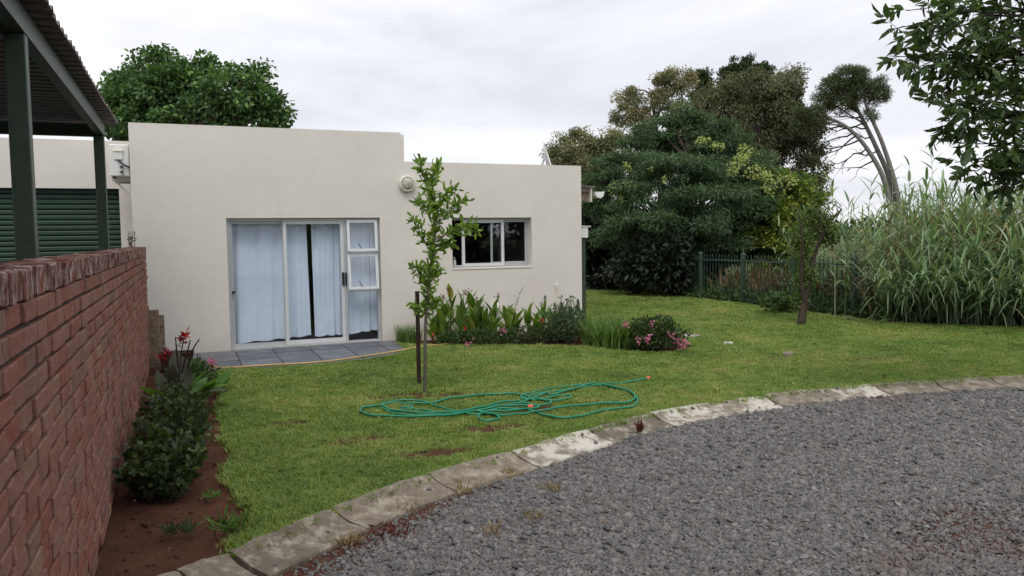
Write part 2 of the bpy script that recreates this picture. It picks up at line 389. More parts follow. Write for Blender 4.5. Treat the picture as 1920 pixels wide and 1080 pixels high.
def tri_mesh(name, v, f, mat, parent=None, rnd=None):
    v = v - wloc(parent); me = bpy.data.meshes.new(name)
    me.vertices.add(len(v)); me.vertices.foreach_set('co', v.ravel().astype(np.float32))
    me.loops.add(f.size); me.loops.foreach_set('vertex_index', f.ravel().astype(np.int32))
    me.polygons.add(len(f)); me.polygons.foreach_set('loop_start', np.arange(0, f.size, 3, dtype=np.int32))
    if rnd is not None: me.attributes.new('rnd', 'FLOAT', 'POINT').data.foreach_set('value', rnd.astype(np.float32))
    me.update(calc_edges=True); me.materials.append(mat)
    return link(name, me, parent)
def leaves(name, pos, dirs, length, width, mat, parent=None, tmpl=DIAMOND, rnd=None):
    v, f, k = leaf_arrays(pos, dirs, length, width, tmpl)
    r = rng.random(len(pos)) if rnd is None else rnd
    return tri_mesh(name, v, f, mat, parent, np.repeat(np.clip(r, 0, .998), k))
def sample_lobe(c, rx, ry, rz, n, shell=.45):
    d = unit(rng.normal(size=(n, 3))); r = shell + (1 - shell) * rng.random(n) ** .6
    return np.array(c) + d * r[:, None] * np.array([rx, ry, rz])
def curve(a, b, sag=0.0, n=6, wob=0.05):
    a = np.array(a, float); b = np.array(b, float); t = np.linspace(0, 1, n)[:, None]
    L = np.linalg.norm(b - a); p = a + (b - a) * t
    p[:, 2] += sag * L * (np.sin(t[:, 0] * math.pi)); p[1:-1] += rng.normal(size=(n - 2, 3)) * wob * L
    return p
def catmull(P, per=8):
    P = np.asarray(P, float); Q = np.vstack([2*P[0]-P[1], P, 2*P[-1]-P[-2]]); o = []
    for i in range(1, len(Q) - 2):
        p0, p1, p2, p3 = Q[i-1:i+3]; t = np.linspace(0, 1, per, endpoint=False)[:, None]
        o.append(.5 * (2*p1 + (p2-p0)*t + (2*p0-5*p1+4*p2-p3)*t**2 + (3*p1-p0-3*p2+p3)*t**3))
    return np.vstack(o + [P[-1:]])
def along(P, t):
    P = np.asarray(P, float); s = np.r_[0, np.cumsum(np.linalg.norm(np.diff(P, axis=0), axis=1))]; s /= s[-1]
    return np.array([np.interp(t, s, P[:, k]) for k in range(3)])
def inside(poly, x, y):
    poly = np.asarray(poly); r = np.zeros(len(x), bool); j = len(poly) - 1
    for i in range(len(poly)):
        xi, yi = poly[i]; xj, yj = poly[j]
        hit = ((yi > y) != (yj > y)) & (x < (xj - xi) * (y - yi) / (yj - yi + 1e-12) + xi); r ^= hit; j = i
    return r

def tree(name, label, trunk, trunk_r, lobes, leafmat_, bark_, n_tips, per_tip, spread, leaf_l, leaf_w, droop=-.2, group=None,
         tmpl=DIAMOND, shell=.45, twig_r=.012, limb_r=.07, cat='tree', limbs=True, out_w=.8, flatten=.75):
    """thing > trunk (stem, limbs and twigs), crown (leaf-sized faces)"""
    trunk = np.asarray(trunk, float); t = thing(name, label, cat, trunk[0], group)
    mb = MB(); tp = catmull(trunk, 5); n = len(tp)
    mb.tube(tp, np.linspace(trunk_r, trunk_r * .3, n), 8)
    vol = np.array([l[1] * l[2] * l[3] for l in lobes]) ** (2/3); vol /= vol.sum()
    pos, dr, rn = [], [], []; seed_ = random.uniform(0, 90)
    for (c, rx, ry, rz), w in zip(lobes, vol):
        c = np.array(c); k = max(3, int(n_tips * w)); tips = sample_lobe(c, rx, ry, rz, int(k * 1.7) + 4, shell)
        sc_n = 1.6 / max(.3, (rx * ry * rz) ** (1/3)); nv = np.array([noise.noise(Vector(q) * sc_n + Vector((seed_, 0, 0))) for q in tips])
        tips = c + (tips - c) * (1 + .42 * nv)[:, None]; tips = tips[np.argsort(-nv - .25 * rng.random(len(nv)))[:k]]; k = len(tips)
        if limbs:
            zt = max(tp[0][2] + .25 * (tp[-1][2] - tp[0][2]), c[2] - rz - .45 * np.linalg.norm(c[:2] - tp[-1][:2]))
            a = tp[np.argmin(abs(tp[:, 2] - zt))]
            lb = curve(a, c, .06, 7, .03); mb.tube(lb, np.linspace(limb_r, limb_r * .35, 7), 5)
            for q in tips[:max(4, k // 3)]:
                s0 = along(lb, random.uniform(.55, 1)); mb.tube(curve(s0, q, .05, 4, .04), np.linspace(twig_r * 2, twig_r * .5, 4), 3)
        m_ = np.repeat(tips, per_tip, axis=0)
        off = unit(rng.normal(size=m_.shape)) * (rng.random(len(m_)) ** .5)[:, None] * spread * np.repeat(rng.uniform(1.1, 2.1, k), per_tip)[:, None]; off[:, 2] *= flatten
        p = m_ + off
        outw = unit((p - c) / np.array([rx, ry, rz]))
        d = outw * out_w + rng.normal(size=p.shape) * .6; d[:, 2] += droop
        pos.append(p); dr.append(d)
        clump = np.repeat(rng.random(k), per_tip)
        rn.append(.55 * clump + .45 * rng.random(len(p)))
    mb.build('trunk', bark_, t)
    pos = np.vstack(pos); dr = np.vstack(dr); rn = np.concatenate(rn)
    keep = pos[:, 2] > .05; pos, dr, rn = pos[keep], dr[keep], rn[keep]
    sz = rng.uniform(.7, 1.3, len(pos))
    leaves('crown', pos, dr, leaf_l * sz, leaf_w * sz, leafmat_, t, tmpl, rn)
    return t

PROTO = bpy.data.collections.new('prototypes')
def instances(name, label, cat, pts, rot, scl, idx, protos, kind='stuff'):
    """one object whose points carry instances of the prototype meshes (for what nobody could count)"""
    me = bpy.data.meshes.new(name); me.vertices.add(len(pts)); me.vertices.foreach_set('co', np.asarray(pts, np.float32).ravel())
    a = me.attributes.new('rot', 'FLOAT_VECTOR', 'POINT'); a.data.foreach_set('vector', np.asarray(rot, np.float32).ravel())
    a = me.attributes.new('scl', 'FLOAT_VECTOR', 'POINT'); a.data.foreach_set('vector', np.asarray(scl, np.float32).ravel())
    a = me.attributes.new('idx', 'INT', 'POINT'); a.data.foreach_set('value', np.asarray(idx, np.int32))
    o = link(name, me); tag(o, label, cat, kind=kind)
    col = bpy.data.collections.new(name + '_prototypes')
    for q in protos: col.objects.link(q)
    g = bpy.data.node_groups.new(name, 'GeometryNodeTree')
    g.interface.new_socket('Geometry', in_out='INPUT', socket_type='NodeSocketGeometry')
    g.interface.new_socket('Geometry', in_out='OUTPUT', socket_type='NodeSocketGeometry')
    gi = g.nodes.new('NodeGroupInput'); go = g.nodes.new('NodeGroupOutput')
    ip = g.nodes.new('GeometryNodeInstanceOnPoints'); ci = g.nodes.new('GeometryNodeCollectionInfo')
    ci.inputs['Collection'].default_value = col; ci.inputs['Separate Children'].default_value = True; ci.inputs['Reset Children'].default_value = True
    ip.inputs['Pick Instance'].default_value = True
    def na(nm, ty):
        q = g.nodes.new('GeometryNodeInputNamedAttribute'); q.data_type = ty; q.inputs['Name'].default_value = nm; return q.outputs['Attribute']
    g.links.new(gi.outputs[0], ip.inputs['Points']); g.links.new(ci.outputs[0], ip.inputs['Instance'])
    g.links.new(na('idx', 'INT'), ip.inputs['Instance Index']); g.links.new(na('rot', 'FLOAT_VECTOR'), ip.inputs['Rotation']); g.links.new(na('scl', 'FLOAT_VECTOR'), ip.inputs['Scale'])
    g.links.new(ip.outputs[0], go.inputs[0])
    md = o.modifiers.new('scatter', 'NODES'); md.node_group = g
    return o
def proto(name, v, f, mat, rnd=None):
    me = bpy.data.meshes.new(name); me.from_pydata(np.asarray(v).tolist(), [], [tuple(map(int, q)) for q in f]); me.materials.append(mat)
    if rnd is not None: me.attributes.new('rnd', 'FLOAT', 'POINT').data.foreach_set('value', np.asarray(rnd, np.float32))
    return bpy.data.objects.new(name, me)

# ================================================================== THE SETTING: ground, driveway, lawn, beds, kerb
KERB_PTS = [(-.62, 3.80), (-.10, 4.16), (.15, 4.30), (.75, 4.74), (1.48, 5.17), (2.22, 5.46), (3.06, 5.82), (3.86, 6.10), (4.60, 6.24), (5.32, 6.30),
            (6.00, 6.30), (6.72, 6.24), (7.45, 6.12), (8.14, 5.98), (8.85, 5.80), (9.55, 5.58), (10.25, 5.30), (10.95, 4.98), (11.65, 4.62), (12.35, 4.22), (13.05, 3.80)]
kc = catmull(np.c_[np.array(KERB_PTS), np.zeros(len(KERB_PTS))], 10)[:, :2]

ground = sheet('ground', [(-1500, -1500), (1500, -1500), (1500, 1500), (-1500, 1500)], -.16, GROUND)
tag(ground, 'flat dull green and straw coloured land reaching to the horizon', 'ground')
drive = sheet('driveway', [(-.62, -20), (40, -20), (40, 1.0), (15, 2.6)] + [tuple(q) for q in kc[::-1]], -.072, GRAVEL_BED)
tag(drive, 'grey crushed stone driveway curving past the kerb', 'driveway')
soil = sheet('soil_bed', [tuple(q) for q in kc[:36]] + [(1.9, 9.0), (6.9, 9.0), (7.3, 10.0), (6.9, 13.5), (-.75, 13.5), (-.75, 3.9)], -.022, SOIL)
tag(soil, 'bare red earth bed between brick wall and lawn', 'soil')
# rough ground beyond the lawn and fence
back = sheet('back_ground', [(6.0, 12.5), (7.5, 9.5), (11.5, 5.6), (16, 3.0), (60, 4), (60, 60), (-30, 60), (-30, 12.7)], -.030, GROUND)
tag(back, 'rough weedy ground beyond the fence', 'ground')

LAWN_EDGE_L = [(.16, 4.42), (.36, 4.78), (.30, 5.3), (.21, 5.75), (.33, 6.3), (.24, 6.9), (.31, 7.4), (.25, 8.1), (.36, 8.8), (.31, 9.5), (.42, 9.95), (.30, 10.3), (.24, 10.62)]
LAWN_EDGE_P = [(.9, 10.44), (1.56, 10.38), (2.2, 10.5), (2.75, 10.85), (3.0, 11.2), (3.02, 12.0), (3.1, 12.28)]
LAWN_EDGE_B = [(3.2, 11.75), (3.7, 11.42), (4.42, 11.0), (5.08, 10.5), (5.4, 10.2), (5.72, 9.6), (6.05, 9.3), (6.5, 9.3), (6.85, 9.6), (6.95, 10.2), (6.75, 11.2), (6.55, 12.4), (6.5, 14.0)]
LAWN_FAR = [(6.7, 20.0), (8.5, 21.2), (11.1, 20.7), (12.1, 19.0), (12.05, 17.3), (11.9, 15.0), (11.8, 13.0), (11.6, 11.4), (11.7, 10.3), (12.3, 9.4), (13.0, 8.7), (15.5, 7.2), (16, 3.2)]
kfront = [tuple(q) for q in kc if q[0] > .14]
LAWN_POLY = LAWN_EDGE_L + LAWN_EDGE_P + LAWN_EDGE_B + LAWN_FAR + kfront[::-1]
lawn = sheet('lawn', LAWN_POLY, 0.0, LAWN)
tag(lawn, 'mown green lawn sweeping from the kerb to the fence', 'lawn')

# kerb: each precast stone is a piece of its own
kerb = thing('kerb', 'curved line of weathered precast kerb stones along the gravel', 'kerb', (3.0, 5.8, 0)); kerb['kind'] = 'structure'
prof = [(-.02, -.16), (-.02, .022), (.022, .026), (.055, .012), (.10, -.006), (.16, -.020), (.22, -.028), (.290, -.034), (.300, -.046), (.300, -.16)]
WHITE_ST = {5: 1, 7: 1, 8: 1, 10: 1}
for i in range(len(KERB_PTS) - 1):
    seg = kc[i*10:i*10 + 11]; mb = MB(); rows = []
    d = np.diff(seg, axis=0); L = np.linalg.norm(d, axis=1).sum()
    tt = np.linspace(.010 / L, 1 - .010 / L, 8)
    ss = np.linspace(0, 1, len(seg)); off = rng.normal(size=2) * .006; tilt = rng.normal() * .004
    for t in tt:
        x = np.interp(t, ss, seg[:, 0]); y = np.interp(t, ss, seg[:, 1])
        tx = np.interp(min(t + .05, 1), ss, seg[:, 0]) - np.interp(max(t - .05, 0), ss, seg[:, 0]); ty = np.interp(min(t + .05, 1), ss, seg[:, 1]) - np.interp(max(t - .05, 0), ss, seg[:, 1])
        q = math.hypot(tx, ty); nx, ny = ty / q, -tx / q
        e = .35 if t in (tt[0], tt[-1]) else 1.0
        rows.append([(x + nx * (u + off[0] + random.gauss(0, .003)) , y + ny * (u + off[0]), z + tilt + (random.gauss(0, .0035) if z > -.1 else 0) - (.004 if e < 1 and z > -.1 else 0)) for u, z in prof])
    k = len(prof); v = [p for r in rows for p in r]
    fs = [(a*k+j, a*k+j+1, (a+1)*k+j+1, (a+1)*k+j) for a in range(len(rows)-1) for j in range(k-1)] + [tuple(range(k))[::-1], tuple((len(rows)-1)*k+j for j in range(k))]
    mb.add(v, fs); o = mb.build('kerb_stone', KERB_WHITE if i in WHITE_ST else KERB, kerb)
    if i in WHITE_ST: o['label'] = 'kerb stone with flaking white limewash'

# red earth showing along the near kerb and in a worn patch of the driveway
nk = kc[kc[:, 0] < 2.3]; dn = np.gradient(nk, axis=0); dn = np.c_[dn[:, 1], -dn[:, 0]] / np.linalg.norm(dn, axis=1)[:, None]
wd_ = np.interp(nk[:, 0], [-.6, .3, 1.2, 1.7, 2.3], [.95, .70, .52, .42, .27]) + rng.normal(size=len(nk)) * .035
tag(sheet('earth_verge', [tuple(q) for q in nk + dn * .2] + [tuple(q) for q in (nk + dn * wd_[:, None])[::-1]], -.067, SOIL), 'strip of red earth between the near kerb and the gravel', 'ground')
an = np.arange(40) * 2 * math.pi / 40; rr = 1 + .35 * np.array([noise.noise((2 * math.cos(q), 2 * math.sin(q), 5.3)) for q in an]) + rng.normal(size=40) * .08
tag(sheet('worn_earth', [(4.15 + .8 * r_ * math.cos(q), 3.05 + .45 * r_ * math.sin(q)) for q, r_ in zip(an, rr)], -.067, SOIL), 'worn red earth patch showing through the gravel', 'ground')
# gravel: crushed stones scattered over the driveway
stones = []
for k in range(7):
    bm = bmesh.new(); bmesh.ops.create_icosphere(bm, subdivisions=1, radius=1.0)
    for vv in bm.verts: vv.co *= random.uniform(.62, 1.15)
    for vv in bm.verts: vv.co.z *= random.uniform(.5, .8); vv.co.x *= 1.15
    me = bpy.data.meshes.new('stone'); bm.to_mesh(me); bm.free(); me.materials.append(STONE); stones.append(bpy.data.objects.new('stone', me))
drive_poly = [(-.6, .6), (13, .6), (15, 2.6)] + [tuple(q) for q in kc[::-1]]
M = 1400000; x = rng.uniform(-.6, 13, M); y = rng.uniform(.6, 6.4, M)
fwd = .381 * x + .9245 * y; side = .9245 * x - .381 * y
ok = (fwd > 2.5) & (abs(side) < fwd * .72 + 1.5) & (rng.random(M) < np.clip((4.8 / fwd) ** 1.6, .25, 1)) & inside(drive_poly, x, y)
# edge thins to red soil near the nearest kerb stones and in one worn patch
dk = np.full(M, 9.0); idx_ok = np.where(ok)[0]
dk[idx_ok] = np.sqrt(((np.c_[x, y][idx_ok][:, None] - kc[None]) ** 2).sum(2)).min(1)
edge = (dk < np.interp(x, [0, 1, 2, 3.5, 9], [.295, .29, .245, .20, .20])) | ((x < 2.1) & (dk < .27 + np.interp(x, [-.6, .3, 1.2, 1.7, 2.1], [.75, .5, .3, .2, .05]) * rng.random(M) ** .6 * 1.15) & (rng.random(M) < .985))
worn = ((x - 4.15) / .85) ** 2 + ((y - 3.05) / .5) ** 2 < rng.uniform(.3, 1.3, M)
spill = (dk > .02) & (dk < .25) & (rng.random(M) < .003)
ok &= (~edge | spill) & ~(worn & (rng.random(M) < .72))
zb = np.where(spill, -.035 + .05 * (dk < .1), -.072)[ok]
x, y, fwd = x[ok], y[ok], fwd[ok]; n = len(x)
s = rng.lognormal(math.log(.0094), .36, n) * np.clip((fwd / 4.8) ** .7, 1, 1.55)
s = np.clip(s, .006, .032)
instances('gravel', 'loose grey crushed stone covering the driveway', 'gravel', np.c_[x, y, zb + s * rng.uniform(.1, .9, n)],
          rng.uniform(-3.14, 3.14, (n, 3)) * [.35, .35, 1], np.c_[s, s, s], rng.integers(0, 7, n), stones)

# grass: tufts of short blades; sparser and coarser with distance, thin over the worn patches
tufts = []
for k in range(6):
    v, f, r = [], [], []
    for b in range(15):
        a = random.uniform(0, 6.28); rr = random.uniform(0, .045); bx, by = rr * math.cos(a), rr * math.sin(a)
        h = random.uniform(.012, .030); ln = random.uniform(.3, 1.5) * h; an = random.uniform(0, 6.28); wd = random.uniform(.0022, .0042)
        px, py = -math.sin(an) * wd, math.cos(an) * wd; i0 = len(v)
        v += [(bx + px, by + py, 0), (bx - px, by - py, 0), (bx + ln * .4 * math.cos(an) - px * .8, by + ln * .4 * math.sin(an) - py * .8, h * .6), (bx + ln * .4 * math.cos(an) + px * .8, by + ln * .4 * math.sin(an) + py * .8, h * .6), (bx + ln * math.cos(an), by + ln * math.sin(an), h)]
        f += [(i0, i0+1, i0+2, i0+3), (i0+3, i0+2, i0+4)]; r += [random.random()] * 5
    tufts.append(proto('tuft', v, f, GRASS, r))
M = 760000; x = rng.uniform(.1, 16, M); y = rng.uniform(4.2, 21, M)
fwd = .381 * x + .9245 * y; side = .9245 * x - .381 * y
ok = (abs(side) < fwd * .70 + 1.6) & (rng.random(M) < np.clip((6.0 / fwd) ** 1.7, .08, 1) * .9) & inside(LAWN_POLY, x, y)
x, y, fwd = x[ok], y[ok], fwd[ok]
patch = np.array([noise.noise((a * .9, b * .9, 1.7)) + .5 * noise.noise((a * 2.6, b * 2.6, 4.1)) for a, b in zip(x, y)])
bare = np.zeros(len(x))
BARE = ((1.95, 7.95, .55, .20), (2.35, 7.75, .5, .14), (1.25, 6.35, .42, .20), (2.35, 6.25, .36, .16), (1.75, 5.72, .38, .14), (.75, 7.2, .3, .12), (7.6, 11.6, .3, .1), (7.3, 8.2, .5, .1), (3.3, 6.75, .7, .12), (8.3, 7.6, .6, .12), (5.3, 8.9, .25, .07))
for cx, cy, rx, ry in BARE:
    bare = np.maximum(bare, 1.25 - ((x - cx) / rx) ** 2 - ((y - cy) / ry) ** 2)
keep = rng.random(len(x)) > np.clip(.35 * (patch > .3) + np.clip(bare, 0, 1) * .86, 0, .93)
x, y, fwd, patch = x[keep], y[keep], fwd[keep], patch[keep]; n = len(x)
s = rng.uniform(.75, 1.2, n) * np.clip((fwd / 6.0) ** .55, 1, 1.9) * (1 - .25 * np.clip(patch, -1, 1)); h = s * rng.uniform(.7, 1.15, n) / np.clip((fwd / 8) ** .35, 1, 1.5)
for cx, cy, rx, ry in BARE:
    an = np.arange(26) * 2 * math.pi / 26; rr = 1 + .3 * np.array([noise.noise((cx + 1.5 * math.cos(q), cy + 1.5 * math.sin(q), .3)) for q in an]) + rng.normal(size=26) * .2
    tag(sheet('bare_earth', [(cx + .72 * rx * r_ * math.cos(q), cy + .72 * ry * r_ * math.sin(q)) for q, r_ in zip(an, rr)], .004, SOIL), 'worn brown patch of earth showing through the lawn', 'ground', 'worn patches in the lawn')
# ragged fringe along the kerb, the bed edge and the patio
fr = []
for line, cnt, hh in ((kfront, 1500, 1.2), (LAWN_EDGE_L, 800, 1.4), (LAWN_EDGE_P[:6], 420, 1.15)):
    ln = np.array(line); dseg = np.linalg.norm(np.diff(ln, axis=0), axis=1); cum = np.r_[0, np.cumsum(dseg)]
    q = rng.uniform(0, min(cum[-1], 11), cnt); fr.append(np.c_[np.interp(q, cum, ln[:, 0]) + rng.normal(size=cnt) * .025, np.interp(q, cum, ln[:, 1]) + rng.normal(size=cnt) * .03, rng.uniform(.6, 1.2, cnt) * hh])
fr = np.vstack(fr)
x = np.r_[x, fr[:, 0]]; y = np.r_[y, fr[:, 1]]; s = np.r_[s, fr[:, 2] * .9]; h = np.r_[h, fr[:, 2]]; n = len(x)
instances('grass', 'short green lawn grass with straw coloured patches', 'grass', np.c_[x, y, np.full(n, -.004)],
          np.c_[rng.normal(size=(n, 2)) * .12, rng.uniform(-3.14, 3.14, n)], np.c_[s, s, h], rng.integers(0, 6, n), tufts)

# patio of slate tiles, each tile a piece
def clip(poly, hull):
    out_ = poly
    for i in range(len(hull)):
        a = np.array(hull[i]); b = np.array(hull[(i+1) % len(hull)]); src = out_; out_ = []
        if not src: break
        s_ = lambda p: (b[0]-a[0])*(p[1]-a[1]) - (b[1]-a[1])*(p[0]-a[0])
        for j in range(len(src)):
            p, q = src[j-1], src[j]; sp, sq = s_(p), s_(q)
            if (sp >= 0) != (sq >= 0): t = sp / (sp - sq); out_.append((p[0]+(q[0]-p[0])*t, p[1]+(q[1]-p[1])*t))
            if sq >= 0: out_.append(q)
    return out_
hull = [(-.30, 10.70), (.24, 10.62), (.9, 10.44), (1.56, 10.40), (2.2, 10.52), (2.75, 10.87), (3.0, 11.2), (3.03, 12.0), (3.03, 12.325), (-.30, 12.325)]
patio = thing('patio', 'dark blue grey slate paved patio before the sliding door', 'patio', (1.3, 11.4, 0)); patio['kind'] = 'structure'
MB().prism([(x_, y_) for x_, y_ in hull], 2, -.15, -.004).build('bedding', MORTAR, patio)
TS = .52
for a in range(8):
    for b in range(5):
        x0, y0 = -.42 + a * TS, 10.245 + b * TS
        pl = clip([(x0 + .007, y0 + .007), (x0 + TS - .007, y0 + .007), (x0 + TS - .007, y0 + TS - .007), (x0 + .007, y0 + TS - .007)], hull)
        if len(pl) > 2 and abs(sum(pl[i-1][0]*pl[i][1]-pl[i][0]*pl[i-1][1] for i in range(len(pl)))) > .02:
            MB().prism(pl, 2, -.02, .010 + random.uniform(-.0015, .0025)).build('slate_tile', SLATE, patio)

# ================================================================== THE HOUSE
YF = 12.33
house = thing('house', 'low cream plastered flat roofed house with sliding door and stepped parapet', 'house', (2.9, YF, 0))
XL, XS, XR, ZL, ZR, TH = -.676, 3.21, 6.412, 3.306, 2.852, .22
DX0, DX1, DZ1 = .565, 2.845, 1.968
WX0, WX1, WZ0, WZ1 = 4.035, 5.458, 1.133, 1.960
def wall_cells(xs, zs, solid, y0, y1):
    """a wall slab with real openings: outer and inner skin plus the reveals"""
    mb = MB(); nx, nz = len(xs) - 1, len(zs) - 1
    def S(i, j): return 0 <= i < nx and 0 <= j < nz and solid((xs[i] + xs[i+1]) / 2, (zs[j] + zs[j+1]) / 2)
    for i in range(nx):
        for j in range(nz):
            if not S(i, j): continue
            a, b, c, d = xs[i], xs[i+1], zs[j], zs[j+1]
            mb.add([(a, y0, c), (b, y0, c), (b, y0, d), (a, y0, d)], [(0, 1, 2, 3)]); mb.add([(a, y1, c), (b, y1, c), (b, y1, d), (a, y1, d)], [(3, 2, 1, 0)])
            if not S(i-1, j): mb.add([(a, y0, c), (a, y1, c), (a, y1, d), (a, y0, d)], [(3, 2, 1, 0)])
            if not S(i+1, j): mb.add([(b, y0, c), (b, y1, c), (b, y1, d), (b, y0, d)], [(0, 1, 2, 3)])
            if not S(i, j-1): mb.add([(a, y0, c), (b, y0, c), (b, y1, c), (a, y1, c)], [(3, 2, 1, 0)])
            if not S(i, j+1): mb.add([(a, y0, d), (b, y0, d), (b, y1, d), (a, y1, d)], [(0, 1, 2, 3)])
    return mb
def weld(o):
    bm = bmesh.new(); bm.from_mesh(o.data); bmesh.ops.remove_doubles(bm, verts=bm.verts, dist=1e-4); bmesh.ops.recalc_face_normals(bm, faces=bm.faces); bm.to_mesh(o.data); bm.free(); return o
sol = lambda x, z: not (DX0 < x < DX1 and z < DZ1) and not (WX0 < x < WX1 and WZ0 < z < WZ1) and not (x > XS and z > ZR)
weld(wall_cells([XL, DX0, DX1, XS, WX0, WX1, XR], [-.15, .0, WZ0, WZ1, DZ1, ZR, ZL], lambda x, z: sol(x, z) or z < 0, YF, YF + TH).build('front_wall', PLASTER, house))
mb = MB()
mb.box((XL, YF + TH, -.15), (XL + TH, 21, ZL)); mb.box((XR - TH, YF + TH, -.15), (XR, 21, ZR)); mb.box((XS - .11, YF + TH, 2.62), (XS + .11, 21, ZL)); mb.box((XL + TH, 20.8, -.15), (XR - TH, 21, ZR))
mb.build('side_wall', PLASTER, house)
MB().box((XL + TH, YF + TH, 2.40), (XS - .11, 20.8, 2.60)).box((XS + .11, YF + TH, 2.40), (XR - TH, 20.8, 2.60)).build('flat_roof', ROOF_SHEET, house)
mb = MB().box((XL + TH, 16.2, -.02), (XR - TH, 16.3, 2.4)).box((3.5, YF + TH, -.02), (3.6, 16.2, 2.4)).box((XL + TH, YF + TH, -.15), (XR - TH, 20.8, -.02))  # back wall, floor, and a cross partition added to limit light indoors
mb.build('light_limiting_interior', INTERIOR, house)
# plastered window sill, faintly brighter lip
MB().prism([(YF - .010, WZ0 - .022), (YF + .08, WZ0 - .022), (YF + .08, WZ0 + .006), (YF - .010, WZ0 - .004)], 0, WX0 + .002, WX1 - .002).build('window_sill', PLASTER, house)

def frame_rect(mb, x0, x1, z0, z1, y0, y1, w, wb=None):
    wb = wb or w
    mb.box((x0, y0, z0), (x0 + w, y1, z1)); mb.box((x1 - w, y0, z0), (x1, y1, z1))
    mb.box((x0 + w, y0 + .002, z1 - w), (x1 - w, y1 - .002, z1)); mb.box((x0 + w, y0 + .002, z0), (x1 - w, y1 - .002, z0 + wb)); return mb
def pane(parent, x0, x1, z0, z1, y):
    o = MB().box((x0, y, z0), (x1, y + .005, z1)).build('pane', GLASS, parent); return o
# sliding door with opening sashes beside it
yf = YF + .075
door = frame_rect(MB(), DX0 + .002, DX1 - .002, .006, DZ1 - .002, yf, yf + .09, .042, .03).box((2.285, yf + .003, .036), (2.322, yf + .087, DZ1 - .044)).build('sliding_door', ALU, house)
door['label'] = 'aluminium sliding door with white curtains behind the glass'
frame_rect(MB(), .608, 1.40, .037, 1.925, yf + .050, yf + .080, .038, .05).build('fixed_leaf_frame', ALU, door)
pane(door, .645, 1.363, .086, 1.888, yf + .063)
sl = frame_rect(MB(), 1.372, 2.284, .037, 1.925, yf + .010, yf + .044, .05, .06).build('sliding_leaf_frame', ALU_WHITE, door)
pane(door, 1.42, 2.236, .096, 1.876, yf + .026)
MB().box((2.243, yf - .022, .92), (2.275, yf + .009, 1.12)).build('handle', BLACK, door)
MB().box((2.292, yf - .018, .91), (2.316, yf + .002, 1.115)).build('handle', BLACK, door)
MB().box((.612, yf - .015, .86), (.66, yf + .049, .885)).build('latch', BLACK, door)
MB().box((2.323, yf + .004, 1.405), (2.800, yf + .084, 1.432)).build('transom', ALU, door)
MB().box((2.323, yf + .004, .80), (2.800, yf + .084, .838)).build('transom', ALU, door)
pane(door, 2.323, 2.80, .037, .80, yf + .05)
def awning(z0, z1, tilt):
    """top-hung sash pushed open at the foot"""
    mb = frame_rect(MB(), 2.328, 2.806, z0, z1, yf - .028, yf + .002, .042)
    g = MB().box((2.37, yf - .014, z0 + .042), (2.764, yf - .009, z1 - .042)); st = MB().tube([(2.52, yf + .05, z0 + .13), (2.56, yf + .002, z0 + .045)], .008, 6)
    ca, sa = math.cos(tilt), math.sin(tilt)
    for q in (mb, g):
        for k, v in enumerate(q.v):
            y_, z_ = v[:, 1] - yf, v[:, 2] - z1; q.v[k] = np.c_[v[:, 0], yf + y_ * ca + z_ * sa - .004, z1 + z_ * ca - y_ * sa]
    o = mb.build('awning_sash', ALU_WHITE, house); g.build('pane', GLASS, o); st.build('stay', BLACK, o); return o
awning(1.440, 1.932, .10); awning(.842, 1.398, .13)

def cloth(name, x0, x1, z_top, zb, folds, amp, y, parent, lean=None):
    nx, nz_ = 70, 14; v = []
    for j in range(nz_ + 1):
        t = j / nz_
        for i in range(nx + 1):
            u = i / nx; bot = zb[0] + (zb[1] - zb[0]) * u
            xx = x0 + (x1 - x0) * u; sh = lean(t, u) if lean else 0
            ph = u * folds * 6.28 + 1.1 * math.sin(u * 7 + 1) + .5 * t
            yy = y + amp * (math.sin(ph) * (.55 + .45 * t) + .35 * math.sin(2.3 * ph + 2 * t)) + .006 * math.sin(9 * t + 5 * u)
            v.append((xx + sh + .012 * math.cos(ph), yy, z_top + (bot - z_top) * t + (.006 * math.sin(ph) if j == nz_ else 0)))
    f = [(j*(nx+1)+i, j*(nx+1)+i+1, (j+1)*(nx+1)+i+1, (j+1)*(nx+1)+i) for j in range(nz_) for i in range(nx)]
    return MB().add(v, f).build(name, CURTAIN, parent, smooth=True)
cu = cloth('curtain', .60, 1.755, 1.985, (.075, .135), 4.2, .022, yf + .20, None, lambda t, u: .03 * t * u)
tag(cu, 'white curtain filling the fixed leaf and reaching past its stile', 'curtain', 'curtains behind the sliding door')
cu = cloth('curtain', 1.812, 2.30, 1.985, (.115, .125), 3.2, .020, yf + .20, None, lambda t, u: .02 * t * (1 - u))
tag(cu, 'white curtain hanging by the black handle of the sliding leaf', 'curtain', 'curtains behind the sliding door')
cu = cloth('curtain', 2.305, 2.84, 1.985, (.115, .165), 2.6, .019, yf + .22, None)
tag(cu, 'white curtain hanging behind the three small sashes', 'curtain', 'curtains behind the sliding door')

